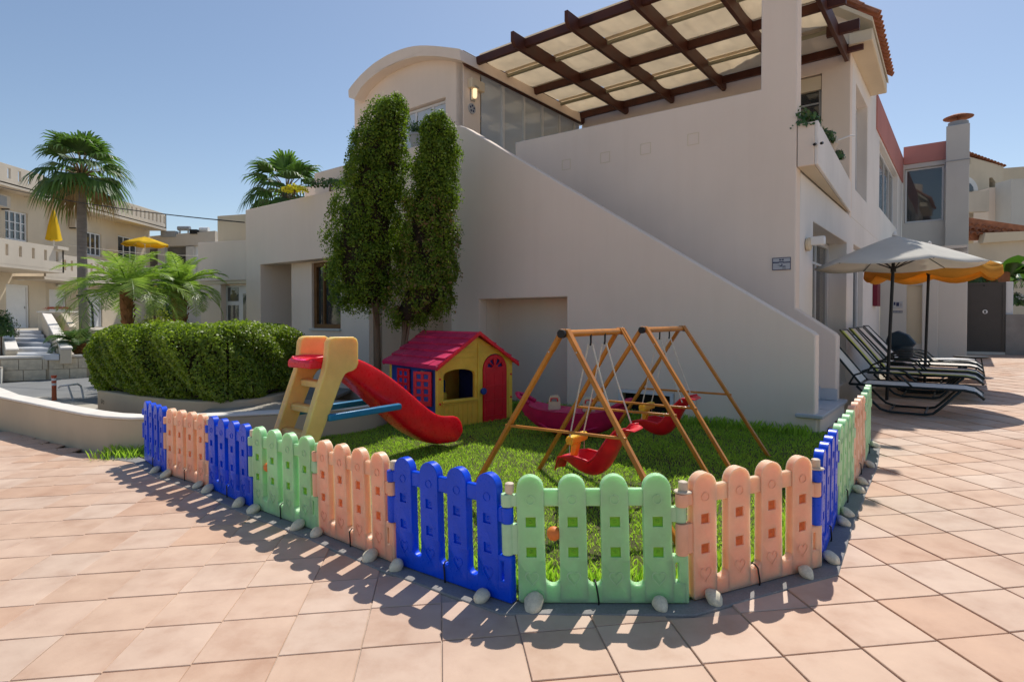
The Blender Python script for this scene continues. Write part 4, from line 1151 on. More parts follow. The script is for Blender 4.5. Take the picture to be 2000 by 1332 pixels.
MB().box(dx0 - .03, dx1 + .02, -.05, -.0, -.01, .022).build('threshold', M['yellow'], ph, bevel=.006)
def flat_mark(parent, pts, y, mat, name='painted_mark'):
    return MB().slab(pts, [], (0, y, 0), X_, Z_, (0, .004, 0)).build(name, mat, parent)
# blue side wall (faces left) with arched opening; local y runs along it
side = MB().slab([(0.05, 0), (Dp - .05, 0), (Dp - .05, EH), (0.05, EH)], [arcpts(.14, .60, .30, .60, .10)], (0, 0, 0), Y_, Z_, (.05, 0, 0)).build('side_wall', M['houseblue'], ph, bevel=.005)
MB().slab([(0.05, 0), (Dp - .05, 0), (Dp - .05, EH), (0.05, EH)], [arcpts(.35, .80, .36, .60, .10)], (Wd - .05, 0, 0), Y_, Z_, (.05, 0, 0)).build('side_wall', M['houseblue'], ph, bevel=.005)
for y in (0.0, Dp - .05):
    for x in (0, Wd - .05): MB().box(x - .006, x + .056, y - .006 if y == 0 else y, y + .05 if y == 0 else y + .056, 0, EH + .01).build('corner_post', M['yellow'], ph, bevel=.006)
for z in (.32, .62):
    b_ = MB(); ycyl(b_, .028, z, .013, -.016, -.004, 10); b_.build('screw_cap', M['redseat'], ph)
    b_ = MB(); ycyl(b_, Wd - .022, z, .013, -.016, -.004, 10); b_.build('screw_cap', M['redseat'], ph)
def shutter(hinge_y, ang, wd_):
    o = MB().slab(rect(0, 0, wd_, .42), [rect(x, z, x + wd_ * .24, z + .055) for x in (wd_ * .18, wd_ * .58) for z in (.06, .15, .24, .33)], (0, -.012, 0), X_, Z_, (0, .024, 0)).build('shutter', M['red'], ph, bevel=.005)
    o.location = (-.022, hinge_y, .285); o.rotation_euler = (0, 0, ang)
    MB().box(.01, wd_ - .01, -.004, .004, .02, .40).build('shutter_backing', M['houseblue'], o)
shutter(.10, R(90 + 30), .25)
shutter(.64, R(90 + 6), .27)
# side weatherboards and lattice print
for z in (.06, .13, .20): MB().box(-.007, 0, .06, Dp - .06, z, z + .01).build('weatherboard_rib', M['houseblue'], side)
for z in (.50, .58, .66): MB().box(-.006, 0, .95, Dp - .1, z, z + .012).build('weatherboard_rib', M['houseblue'], side)
# roof of stepped shingle courses
def roof_side(sg):
    r_ = None
    ncs = 5; ov = .055
    ex_, ez_ = (-ov if sg < 0 else Wd + ov), EH - .035
    for c in range(ncs):
        t0, t1 = c / ncs, (c + 1) / ncs
        xa, za = ex_ + (mid - ex_) * t0, ez_ + (RH + .03 - ez_) * t0
        xb, zb = ex_ + (mid - ex_) * t1, ez_ + (RH + .03 - ez_) * t1
        n_ = Vector((-(zb - za), 0, (xb - xa))) * (1 if xb > xa else -1); n_.normalize()
        lo, hi = .030, .014
        q_ = [(xa, za, lo), (xb, zb, hi)]
        mb = MB(); y = -.07; k = 0
        while y < Dp + .07 - .01:
            w = min([.17, .21, .15, .19][(k + c) % 4], Dp + .07 - y); dz = [0, .006, .003, .008][(k * 3 + c) % 4]; ext = [0, -.012, .006, -.006][(k + 2 * c) % 4] if c else 0
            A_ = Vector((xa, y, za)) + Vector((xb - xa, 0, zb - za)) * ext; Bq = Vector((xb, y, zb)); t_ = Vector((0, w - .004, 0))
            P_ = [A_, A_ + t_, Bq + t_, Bq, A_ + n_ * (lo + dz), A_ + t_ + n_ * (lo + dz), Bq + t_ + n_ * hi, Bq + n_ * hi]
            mb.add(P_, [(0, 1, 2, 3), (7, 6, 5, 4), (0, 4, 5, 1), (1, 5, 6, 2), (2, 6, 7, 3), (3, 7, 4, 0)] if sg < 0 else [(3, 2, 1, 0), (4, 5, 6, 7), (1, 5, 4, 0), (2, 6, 5, 1), (3, 7, 6, 2), (0, 4, 7, 3)])
            y += w; k += 1
        o = mb.build('shingle_course', M['pinkroof'], ph)
        bm = bmesh.new(); bm.from_mesh(o.data); bmesh.ops.recalc_face_normals(bm, faces=bm.faces); bm.to_mesh(o.data); bm.free()
        bv = o.modifiers.new('bevel', 'BEVEL'); bv.width = .003; bv.segments = 2
roof_side(-1); roof_side(1)
for y in (-.085, Dp + .055):
    MB().slab([(-.06, EH - .075), (mid, RH + .012), (Wd + .06, EH - .075), (Wd + .06, EH - .03), (mid, RH + .06), (-.06, EH - .03)], [], (0, y, 0), X_, Z_, (0, .03, 0)).build('barge_board', M['red'], ph, bevel=.004)
MB().box(-.075, -.045, -.085, Dp + .085, EH - .06, EH - .015).build('eave_strip', M['magenta'], ph, bevel=.005)
MB().box(mid - .03, mid + .03, -.08, Dp + .08, RH + .03, RH + .052).build('ridge_cap', M['pinkroof'], ph, bevel=.006)
MB().box(.42, .66, Dp - .35, Dp - .32, .0, .5).build('inner_panel', M['houseblue'], ph)
MB().box(.10, .36, .35, .60, .0, .40).build('inner_counter', M['yellow'], ph, bevel=.01)

# ---------------------------------------------------------------- swings
def swing(center, rz, L, H_, label, seat_label, grp, sx, foot, tilt):
    s = thing('garden_swing', label, 'swing', (center[0], center[1], gz(*center)), rz, grp)
    zt = H_ - gz(*center)
    MB().tube([(0, -L / 2 - .03, zt - .02), (0, L / 2 + .03, zt - .02)], .024, 12).build('top_bar', M['orange'], s, smooth=40)
    for y in (-L / 2 - .055, L / 2 + .03): MB().tube([(0, y, zt - .02), (0, y + .025, zt - .02)], .029, 12).build('end_cap', M['black'], s, smooth=40)
    for yy in (-L / 2, L / 2):
        o_ = .012 if yy > 0 else -.012
        for sg in (-1, 1):
            a = Vector((sg * .012, yy, zt + .005)); b = Vector((sg * foot, yy + (.05 if yy > 0 else -.05), -.06))
            lg = MB().bar(a, b, .028, .046, (0, 1, 0)).build('leg', M['orange'], s, bevel=.006)
            c = a.lerp(b, .11)
            MB().bar(a + Vector((0, .018 if yy < 0 else -.018, .004)), c + Vector((0, .018 if yy < 0 else -.018, 0)), .012, .062, (0, 1, 0)).build('bracket', M['orange'], lg, bevel=.004)
            MB().tube([c + Vector((0, -.03, 0)), c + Vector((0, .03, 0))], .006, 6).build('bolt', M['steel'], lg)
        k = .46; a = Vector((-foot * (1 - k) - .01, yy + o_, 0)); zz = (zt) * k + .02
        MB().bar((-foot * (1 - k), yy * 1.02 + o_ * 2, zz), (foot * (1 - k), yy * 1.02 + o_ * 2, zz), .022, .018).build('stretcher', M['orange'], s, bevel=.004)
    # seat hanging from four ropes
    q = thing('toddler_swing', seat_label, 'swing seat', tuple(np.array([center[0], center[1], gz(*center)]) + 0), rz, 'red toddler swing seats')
    zt = zt - sx[2]
    pr = [(-.34, .25), (-.325, .305), (-.295, .352), (-.245, .345), (-.185, .315), (-.10, .283), (-.02, .272), (.045, .295), (.095, .355), (.14, .44), (.185, .52), (.235, .588), (.29, .615), (.345, .605)]
    rim = [.0, .0, .012, .04, .085, .105, .105, .095, .08, .06, .048, .03, .012, .0]
    wid = [.09, .10, .115, .13, .14, .145, .148, .15, .15, .15, .148, .145, .13, .10]
    mb = MB(); nn_ = 13
    for i, (x, z) in enumerate(pr):
        a = pr[max(0, i - 1)]; b = pr[min(len(pr) - 1, i + 1)]; t = Vector((b[0] - a[0], 0, b[1] - a[1])).normalized(); nm = Vector((-t.z, 0, t.x))
        for k in range(nn_):
            y = -1 + 2 * k / (nn_ - 1)
            hgt = rim[i] * abs(y) ** 3.2 + (-.02 * (1 - y * y) if 3 < i < 12 else 0) + (.025 * (1 - y * y) if i < 3 else 0)
            mb.v.append(tuple(Vector((x, y * wid[i], z)) + nm * hgt))
    for i in range(len(pr) - 1):
        for k in range(nn_ - 1):
            a = i * nn_ + k; mb.f.append((a, a + 1, a + nn_ + 1, a + nn_))
    st = mb.build('seat_shell', M['redseat'], q, smooth=True)
    so = st.modifiers.new('thick', 'SOLIDIFY'); so.thickness = .014; so.offset = 0
    sb_ = st.modifiers.new('subd', 'SUBSURF'); sb_.levels = 1; sb_.render_levels = 2
    # rolled rim
    for sg in (-1, 1):
        MB().tube([mb.v[i * nn_ + (nn_ - 1 if sg > 0 else 0)] for i in range(2, len(pr) - 1)], .010, 8).build('rolled_rim', M['redseat'], q, smooth=True)
    hx, hz_ = -.185, .50
    hb = MB().slab([(-.03, -.028), (.03, -.03), (.036, -.01), (.028, .03), (-.02, .034), (-.036, .01)], [], (hx, -.135, hz_), (1, 0, 0), Z_, (0, .27, 0)).build('handle_bar', M['lemon'], q, bevel=.01, seg=3)
    MB().slab([(-.04, -.14), (.0, -.14), (.035, -.03), (-.025, -.02)], [], (hx - .01, -.035, hz_), X_, Z_, (0, .07, 0)).build('handle_stem', M['lemon'], q, bevel=.012, seg=3)
    for sg in (-1, 1):
        y = sg * .13
        MB().tube([(hx, y * .95, hz_ + .03), (hx * .5, y, (hz_ + zt) / 2 + .01), (-.02, y, zt - .10)], .0062, 6).build('rope', M['rope'], q)
        MB().tube([(.235, sg * .148, .585), (.10, y * 1.05, (.56 + zt) / 2), (.012, y, zt - .10)], .0062, 6).build('rope', M['rope'], q)
        MB().tube([(-.004, y, zt - .11), (.0, y, zt - .085), (0, y, zt - .03)], .008, 6).build('hook', M['black'], q)
        MB().tube([(hx, y, .40), (hx, y * .98, .47)], .003, 5).build('rope', M['rope'], q)
    q.scale = (.9, .95, 1)
    q.location = (q.location[0] + sx[0], q.location[1] + sx[1], q.location[2] + sx[2])
    return s
E1 = swing((.60, 4.195), R(-32.4), .957, 1.30, 'orange wooden A-frame swing nearest the fence', 'faded red swing seat with yellow bar, nearer to the fence', 'orange A-frame swings', (0.02, 0, -.055), .81, 0)
E2 = swing((1.39, 5.305), R(-34.7), .985, 1.305, 'orange wooden A-frame swing standing farther back by the wall', 'red swing seat with yellow bar, hanging under the rear frame', 'orange A-frame swings', (.0, 0, -.02), .85, 0)

# ---------------------------------------------------------------- pink seesaw boat
sw = thing('rocking_boat', 'magenta plastic seesaw boat with cream handles behind the swings', 'seesaw', (.66, 6.42, gz(.66, 6.42)), R(-24))
def boat():
    mb = MB(); n = 21; m_ = 9; Lb = .60
    for i in range(n):
        t = -1 + 2 * i / (n - 1); x = t * Lb
        kz = .02 + .24 * abs(t) ** 2.6; gzz = .30 + .10 * abs(t) ** 3; w = .21 * (1 - abs(t) ** 3.5) + .035
        for k in range(m_):
            a = -1 + 2 * k / (m_ - 1)
            mb.v.append((x, w * math.copysign(abs(a) ** .75, a), kz + (gzz - kz) * abs(a) ** 2.6))
    for i in range(n - 1):
        for k in range(m_ - 1):
            a = i * m_ + k; mb.f.append((a, a + m_, a + m_ + 1, a + 1))
    # deck
    b = len(mb.v)
    for i in range(n):
        t = -1 + 2 * i / (n - 1); x = t * Lb; gzz = .30 + .10 * abs(t) ** 3; w = .21 * (1 - abs(t) ** 3.5) + .035
        dz = -.06 if .25 < abs(t) < .72 else (.02 if abs(t) <= .25 else 0)
        for k in range(5):
            a = -1 + k / 2; mb.v.append((x, w * a * .97, gzz + (dz * (1 - abs(a) ** 4)) + .002))
    for i in range(n - 1):
        for k in range(4):
            a = b + i * 5 + k; mb.f.append((a, a + 1, a + 6, a + 5))
    return mb
bo_ = boat().build('hull', M['magenta'], sw, smooth=True)
sb_ = bo_.modifiers.new('subd', 'SUBSURF'); sb_.levels = 1; sb_.render_levels = 1
for sg in (-1, 1):
    MB().tube([(sg * .47, -.10, .36), (sg * .60, -.09, .43), (sg * .66, 0, .45), (sg * .60, .09, .43), (sg * .47, .10, .36)], .024, 8).build('end_loop', M['magenta'], sw, smooth=True)
    MB().slab([(-.07, 0), (.07, 0), (.062, .13), (.04, .16), (-.04, .16), (-.062, .13)], [[(-.04, .09), (.04, .09), (.03, .13), (-.03, .13)]], (sg * .20, -.0, .29), (0, 1, 0) if False else (.85, .5, 0), Z_, (-.02, .035, 0)).build('handle', M['cream'], sw, bevel=.008)
    MB().tube([(sg * .20 - .035, -.03, .385), (sg * .20 - .03, -.03, .42), (sg * .2 + .03, .0, .42), (sg * .2 + .035, .0, .385)], .008, 6).build('grip', M['red'], sw, smooth=True)
    MB().tube([(-.55 * sg, -.03, .06 + .16), (-.2 * sg, -.215, .12), (0, -.235, .09)], .012, 6).build('hull_rib', M['magenta'], sw, smooth=True)
# ---------------------------------------------------------------- cypresses
def cypress(name_label, px_base, Y, top_px, prof, lean, seed, trunk_r, brown):
    X0 = (px_base - 1000) / F_PX * Y; z0 = gz(X0, Y)
    t = thing('cypress', name_label, 'tree', (X0, Y, z0), 0, 'tall clipped cypresses by the stair wall')
    rng = np.random.default_rng(seed)
    # prof: list of (px_y, px_left, px_right)
    Z = [HCAM + (625 - p[0]) / F_PX * Y - z0 for p in prof]; Lf = [(p[1] - 1000) / F_PX * Y - X0 for p in prof]; Rt = [(p[2] - 1000) / F_PX * Y - X0 for p in prof]
    Zs = np.array(Z[::-1]); L_ = np.array(Lf[::-1]); R_ = np.array(Rt[::-1])
    nc = 560; per = 84; n = nc * per
    zc_ = rng.uniform(Zs[0] + .05, Zs[-1] - .06, nc); cxc = (np.interp(zc_, Zs, L_) + np.interp(zc_, Zs, R_)) / 2; hwc = (np.interp(zc_, Zs, R_) - np.interp(zc_, Zs, L_)) / 2
    ac = rng.uniform(0, 2 * np.pi, nc); rc_ = hwc * np.clip(1 - np.abs(rng.normal(.02, .12, nc)), .45, 1.0) * (1 + .13 * np.sin(ac * 3 + zc_ * 5.1 + seed) + .10 * np.sin(zc_ * 13 + ac * 2) + .14 * (rng.random(nc) < .10)) - .03
    Cc = np.c_[cxc + rc_ * np.cos(ac), rc_ * .92 * np.sin(ac), zc_]
    rad = rng.uniform(.045, .15, nc) * (1 + .35 * (rng.random(nc) < .15)) * np.clip(hwc / .22, .35, 1)
    dirs = rng.normal(0, 1, (n, 3)); dirs /= np.linalg.norm(dirs, axis=1)[:, None]
    rep = np.repeat(np.arange(nc), per); on = np.c_[np.cos(ac), np.sin(ac), np.full(nc, .25)][rep]
    dirs = dirs + on * .55 + np.array([0, 0, .25]); dirs /= np.linalg.norm(dirs, axis=1)[:, None]
    P = Cc[rep] + dirs * (rad[rep] * rng.uniform(.55, 1.05, n))[:, None] * np.array([1, 1, 1.6])
    N = dirs
    v = leafquads(P, N, .042, .5, .5, seed)
    o = npmesh('crown', v, None, M['cypress'], t); kind(o, 'stuff')
    if brown:
        k = rng.random(len(P)) < .0; kk = np.where((np.abs(P[:, 2] - brown) < .8) & (rng.random(len(P)) < .10))[0]
        ob = npmesh('dry_twigs', leafquads(P[kk] * np.array([1.0, 1.0, 1]), N[kk], .06, .8, .5, seed + 1), None, M['fandry'], t); kind(ob, 'stuff')
    # dense inner mass of twigs
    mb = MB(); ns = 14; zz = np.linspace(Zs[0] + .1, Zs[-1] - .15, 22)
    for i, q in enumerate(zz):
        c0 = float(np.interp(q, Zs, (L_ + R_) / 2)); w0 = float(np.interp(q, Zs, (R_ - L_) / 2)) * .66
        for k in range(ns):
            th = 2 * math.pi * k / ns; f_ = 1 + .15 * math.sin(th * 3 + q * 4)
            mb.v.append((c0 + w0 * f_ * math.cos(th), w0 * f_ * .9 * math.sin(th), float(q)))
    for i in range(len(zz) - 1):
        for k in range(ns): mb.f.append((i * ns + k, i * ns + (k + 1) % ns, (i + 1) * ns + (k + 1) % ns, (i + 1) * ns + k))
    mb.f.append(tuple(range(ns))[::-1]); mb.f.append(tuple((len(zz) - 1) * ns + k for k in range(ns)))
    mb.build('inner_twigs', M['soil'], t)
    zc = Zs[0]
    pts = [(0, 0, -.1), (lean * .25, 0, .5), (lean * .7, .02, 1.1), (lean, 0, zc + .5)]
    tr = MB().tube(pts, [trunk_r * 1.25, trunk_r, trunk_r * .9, trunk_r * .7], 9).build('trunk', M['trunk'], t, smooth=True)
    for k in range(3):
        an = rnd.uniform(0, 6.28); MB().tube([(lean * .8, 0, zc - .3 + k * .15), (lean * .8 + .18 * math.cos(an), .15 * math.sin(an), zc + .15 + k * .2)], [.02, .01], 6).build('limb', M['trunk'], t)
    return t
cypress('taller left cypress with bushy dark crown beside the wooden window', 738, 8.35, 0,
        [(192, 760, 772), (205, 746, 788), (235, 722, 797), (275, 700, 797), (310, 690, 796), (350, 674, 790), (400, 664, 789), (450, 652, 786), (500, 645, 785), (540, 644, 778), (570, 648, 770), (592, 668, 755), (607, 688, 712)], -.03, 21, .055, 0)
cypress('slimmer right cypress with some brown foliage against the stair wall', 778, 8.15, 0,
        [(222, 845, 858), (235, 835, 872), (262, 826, 880), (300, 822, 889), (350, 810, 889), (400, 797, 888), (450, 792, 887), (500, 786, 886), (550, 776, 888), (590, 766, 884), (612, 760, 860), (640, 772, 784)], .12, 33, .05, 2.2)

# ---------------------------------------------------------------- palms
def fan_leaf(mb, c, dirv, r, rng, droop=.3, nseg=20, spread=2.5):
    """one palmate leaf: narrow folded segments round a hub"""
    d = Vector(dirv).normalized(); side = d.cross(Vector((0, 0, 1)));
    if side.length < .05: side = Vector((1, 0, 0))
    side.normalize(); up = side.cross(d).normalized()
    for k in range(nseg):
        a = -spread / 2 + spread * k / (nseg - 1) + rng.uniform(-.03, .03)
        L = r * (.75 + .3 * math.cos(a * .8)) * rng.uniform(.9, 1.08)
        sd = (d * math.cos(a) + side * math.sin(a))
        w = L * spread / nseg * .42
        pside = (side * math.cos(a) - d * math.sin(a))
        p0 = Vector(c); p1 = p0 + sd * L * .5 + up * .04 * L; p2 = p0 + sd * L * .82 - Vector((0, 0, droop * L * .25)); p3 = p0 + sd * L * .98 - Vector((0, 0, droop * L * .62))
        vs = [p0, p1 - pside * w + up * w * .3, p1 + pside * w + up * w * .3, p2 - pside * w * .5, p2 + pside * w * .5, p3]
        n = len(mb.v); mb.v += [tuple(q) for q in vs]; mb.f += [(n, n + 1, n + 2), (n + 1, n + 3, n + 4, n + 2), (n + 3, n + 5, n + 4)]
def fan_palm(label, at, trunk_h, tr, r, nleaf, seed, dry=True, group=None):
    rng = random.Random(seed)
    t = thing('fan_palm', label, 'palm tree', at, 0, group)
    pts = [(.0, 0, -1.5)] + [(.04 * math.sin(k), .03 * math.cos(k * 1.3), trunk_h * k / 7) for k in range(8)]
    MB().tube(pts, [tr * 1.25] + [tr * (1.1 - .2 * k / 7 + (.05 if k % 2 else 0)) for k in range(8)], 12).build('trunk', M['palmtrunk'], t, smooth=True)
    hub = Vector((0, 0, trunk_h))
    g, dm, st = MB(), MB(), MB()
    for k in range(nleaf):
        az = k * 2.39996 + rng.uniform(-.2, .2); f_ = k / nleaf; el = R(82 - 125 * f_ ** .95 + rng.uniform(-8, 8))
        dv = Vector((math.cos(az) * math.cos(el), math.sin(az) * math.cos(el), math.sin(el)))
        pl = r * rng.uniform(.42, .6); c = hub + dv * pl - Vector((0, 0, .10 * pl * (1 - math.sin(el))))
        dv2 = (dv - Vector((0, 0, .15 + .25 * f_))).normalized()
        isdry = dry and f_ > .84
        fan_leaf(dm if isdry else g, c, dv2, r * (.62 if not isdry else .5), rng, .35 + .8 * f_, 20, 2.6 if not isdry else 1.6)
        (st).tube([hub + Vector((0, 0, -.1)), hub.lerp(c, .5) + Vector((0, 0, .05)), c], [.028, .018, .012], 5)
    o = g.build('fronds', M['fan'], t); kind(o, 'stuff')
    o = st.build('leaf_stalks', M['fandry'], t); kind(o, 'stuff')
    if dry:
        o = dm.build('dry_fronds', M['fandry'], t); kind(o, 'stuff')
    return t
fp = AT(163, 625, 20.0)
fan_palm('tall fan palm with ragged crown and drooping dry fronds in front of the balconies', (fp[0], fp[1], .1), 6.25, .145, 1.50, 36, 4)
fp = AT(562, 625, 19.0)
fan_palm('fan palm crown showing behind the roof of the low wing', (fp[0], fp[1], 0), 5.5, .15, 1.35, 30, 9, dry=False)

def feather_palm(label, at, h, tr, L, nf, seed, group=None, el0=78, el1=-12):
    rng = random.Random(seed); t = thing('date_palm', label, 'palm tree', at, 0, group)
    mb = MB(); n = 14; prev = None
    MB().tube([(0, 0, -1.0)] + [(.03 * math.sin(k * .9), 0, h * k / 6) for k in range(7)], [tr * .8] + [tr * (.72 + .5 * (k / 6) ** 1.5 + (.08 if k % 2 else 0)) for k in range(7)], 12).build('trunk', M['palmred'], t, smooth=True)
    lf, rb = MB(), MB()
    # old leaf bases
    for k in range(60):
        a = k * 2.4; z = h * (.25 + .75 * k / 60); rr_ = tr * (.72 + .5 * (z / h) ** 1.5)
        p = Vector((rr_ * math.cos(a), rr_ * math.sin(a), z)); rb.bar(p, p + Vector((math.cos(a) * .03, math.sin(a) * .03, .07)), .03, .018)
    rb.build('leaf_bases', M['palmred'], t)['kind'] = 'stuff'
    rc = MB()
    for k in range(nf):
        az = k * 2.39996 + rng.uniform(-.25, .25); f_ = (k + .5) / nf; el = R(el0 + (el1 - el0) * f_ + rng.uniform(-8, 8)); ll = L * rng.uniform(.82, 1.08) * (.75 + .3 * f_)
        hd = Vector((math.cos(az), math.sin(az), 0)); p = Vector((0, 0, h)); pts = [p.copy()]; e = el
        for s_ in range(12):
            p = p + (hd * math.cos(e) + Vector((0, 0, math.sin(e)))) * ll / 12; pts.append(p.copy()); e -= R(5.5 + 3.5 * f_) * (.5 + s_ / 10)
        rc.tube(pts, [.012 * (1 - i / 14) + .002 for i in range(13)], 4)
        sd_ = hd.cross(Vector((0, 0, 1)))
        m_ = 44
        for i in range(m_):
            u = .10 + .90 * i / m_; j = min(11, int(u * 12)); q = pts[j].lerp(pts[j + 1], u * 12 - j) if j < 12 else pts[-1]; tg = (pts[j + 1] - pts[j]).normalized()
            for sg in (-1, 1):
                ln = ll * .26 * math.sin(math.pi * min(1, .12 + u * .9)) ** .7 * rng.uniform(.85, 1.1)
                dv = (sd_ * sg * .85 + tg * .62 + Vector((0, 0, .10 + rng.uniform(-.15, .15)))).normalized(); w = .0085
                e1 = q + dv * ln * .55 - Vector((0, 0, ln * .05)); e2 = q + dv * ln - Vector((0, 0, ln * .16)); wv = tg * w
                n_ = len(lf.v); lf.v += [tuple(q - wv * .6), tuple(q + wv * .6), tuple(e1 + wv), tuple(e2), tuple(e1 - wv)]; lf.f.append((n_, n_ + 1, n_ + 2, n_ + 3, n_ + 4))
    o = rc.build('frond_ribs', M['date'], t); kind(o, 'stuff')
    o = lf.build('fronds', M['date'], t); kind(o, 'stuff')
    return t
q = AT(250, 625, 11.5); feather_palm('left feathery date palm arching over the hedge', (q[0], q[1], gz(*q[:2])), 2.1, .095, 1.55, 30, 3, 'date palms behind the hedge', 70, -5)
q = AT(353, 625, 12.6); feather_palm('right feathery date palm behind the hedge, next to the low wing', (q[0], q[1], gz(*q[:2])), 2.15, .13, 1.25, 32, 8, 'date palms behind the hedge')
q = AT(152, 625, 16.4)
feather_palm('dark cycad with stiff fronds left of the hedge', (q[0], q[1], .34), .36, .15, .95, 30, 12, None, 72, 12)
cyc = [o for o in COL.objects if o.name.startswith('date_palm') and 'cycad' in o.get('label', '')][0]; cyc.name = 'cycad'; cyc['category'] = 'plant'
for c in cyc.children:
    if c.name.startswith(('frond',)): c.data.materials[0] = M['fan']

def shrub(label, at, rx, ry, rz_, n, size, mat, seed, name='shrub', flat=.3, cat='shrub', group=None, at_h=0):
    rng = np.random.default_rng(seed); t = thing(name, label, cat, at, 0, group)
    d = rng.normal(0, 1, (n, 3)); d /= np.linalg.norm(d, axis=1)[:, None]; d[:, 2] = np.abs(d[:, 2]) * (1 if flat else 1) - flat * .5
    lump = 1 + .22 * np.sin(d[:, 0] * 5 + seed) * np.cos(d[:, 1] * 4 + d[:, 2] * 3) + .12 * np.sin(d[:, 0] * 11 + d[:, 2] * 9)
    P = d * np.array([rx, ry, rz_]) * (lump * np.clip(1 - np.abs(rng.normal(0, .22, n)), .2, 1.05))[:, None] + np.array([0, 0, rz_ * .6 + at_h])
    o = npmesh('foliage', leafquads(P, d, size, .8, .5, seed), None, mat, t); kind(o, 'stuff')
    MB().tube([(0, 0, -.02 if cat == 'plant' else -.3), (0, 0, rz_ * .7 + at_h)], [.03, .015], 6).build('stem', M['trunk'], t)
    return t
q = AT(305, 625, 13.8); shrub('yellow-green shrub between the two date palms', (q[0], q[1], gz(*q[:2])), .75, .6, 1.15, 5200, .07, M['olive'], 5)
q = AT(328, 625, 14.8); shrub('tall dark green shrub between the date palms', (q[0], q[1], gz(*q[:2])), .5, .5, 1.9, 4000, .08, M['broad'], 6)
q = AT(425, 625, 13.0); shrub('bright green shrub beside the bay window', (q[0], q[1], gz(*q[:2])), .35, .35, .8, 1500, .07, M['broad'], 7)
q = AT(302, 580, 13.2); shrub('cluster of yellow leaves among the palms', (q[0], q[1], q[2] - .2), .12, .12, .28, 260, .09, M['yflower'], 17)
q = AT(2, 640, 17.0); shrub('leafy bush at the left edge by the white door', (q[0], q[1], q[2] - .6), .35, .4, .75, 1800, .09, M['broad'], 9)
q = AT(112, 603, 21.9); shrub('low red flowering plant on top of the stair wall', (q[0], q[1], q[2] - .05), .50, .25, .09, 700, .05, M['reddish'], 10, cat='plant')
for k, (x, y, lab, mt, sx_, sz_) in enumerate(((575, 372, 'yellow-green plant on the low wing roof beside the palm', M['yflower'], .28, .12), (645, 355, 'green trailing plant on the low wing parapet', M['broad'], .5, .16))):
    P = HZ(x, y, 4.0 if k == 0 else 4.1); shrub(lab, (P[0], P[1], 3.93), sx_, .2, sz_, 420, .07, mt, 40 + k, cat='plant')
P = W(*([FR(811, 270, 7.2)[0]] + [7.25]), 4.46)
pt = thing('flower_pot', 'grey pot with a scraggly plant on the landing wall between the cypresses', 'potted plant', P, YB)
MB().lathe([(.10, 0), (.15, .20), (.165, .20), (.165, .235), (.14, .235), (.13, .2)], 18).build('pot', M['grey'], pt, smooth=40)
rng = np.random.default_rng(2); d = rng.normal(0, 1, (420, 3)); d[:, 2] = np.abs(d[:, 2]); d /= np.linalg.norm(d, axis=1)[:, None]
o = npmesh('foliage', leafquads(d * np.array([.22, .16, .26]) * rng.uniform(.3, 1, 420)[:, None] + np.array([0, 0, .24]), d, .055, .8, .45, 3), None, M['broad'], pt); kind(o, 'stuff')
for k in range(7):
    a = k * .9; MB().tube([(0, 0, .2), (.10 * math.cos(a), .1 * math.sin(a), .38), (.2 * math.cos(a), .14 * math.sin(a), .52)], .005, 4).build('twig', M['broad'], pt)

# ---------------------------------------------------------------- hotel on the left
H = thing('apartment_block', 'sand-coloured apartment block with pierced balconies at the left', 'building')
def SX(x, y, X0):
    d = ray(x, y); t = X0 / d[0]; P = O3 + d * t; return (float(P[1]), float(P[2]))
YAX, ZAX = (0, 1, 0), (0, 0, 1)
def wallX(name, outer, holes, X0, th, mat, parent=None, bev=.01):
    return MB().slab(outer, holes, (X0, 0, 0), YAX, ZAX, (-th, 0, 0)).build(name, mat, parent or H, bevel=bev)
def hbox(name, x0, x1, y0, y1, z0, z1, mat, parent=None, bev=0):
    return MB().box(x0, x1, y0, y1, z0, z1).build(name, mat, parent or H, bevel=bev)
XW1, XW2 = -25.2, -25.8
ys = SX(90, 600, XW1)[0]
def opening(x0, y0, x1, y1, X0):
    a = SX(x0, y1, X0); b = SX(x1, y0, X0); zb_ = SX((x0 + x1) / 2, y1, X0)[1]; zt_ = SX((x0 + x1) / 2, y0, X0)[1]; return (a[0], zb_, b[0], zt_)
o1 = opening(13, 556, 57, 641, XW1); o2 = opening(11, 413, 54, 470, XW1)
wallX('near_wall', rect(18, -.6, ys, 7.9), [rect(*o1), rect(*o2)], XW1, .25, M['hotel'])
hbox('corner_return', XW2 - .2, XW1 - .001, ys - .25, ys, -.6, 7.9, M['hotel'])
o3 = opening(97, 566, 129, 640, XW2); o4 = opening(166, 565, 199, 640, XW2); o5 = opening(170, 455, 198, 500, XW2); o6 = opening(231, 463, 268, 510, XW2)
yend = SX(293, 500, XW2)[0]
wallX('far_wall', rect(ys, -.6, yend, 7.9), [rect(*o) for o in (o3, o4, o5, o6)], XW2, .25, M['hotel'])
hbox('end_wall', XW2 - 9, XW2 - .26, yend - .25, yend, -.6, 7.9, M['hotel'])
hbox('roof_slab', XW2 - 8, XW2 + .3, 18, yend + .2, 7.9, 8.05, M['hotelw'])
def pierced(name, x0, y0, y1, z0, z1, n, mat, hole=(.30, .82), hw=.16, skip=()):
    L = y1 - y0; holes = []
    for k in range(n):
        c = y0 + L * (k + .6) / (n + .2)
        if k in skip: continue
        holes.append(rect(c - hw / 2, z0 + (z1 - z0) * hole[0], c + hw / 2, z0 + (z1 - z0) * hole[1]))
    return wallX(name, rect(y0, z0, y1, z1), holes, x0, .12, mat)
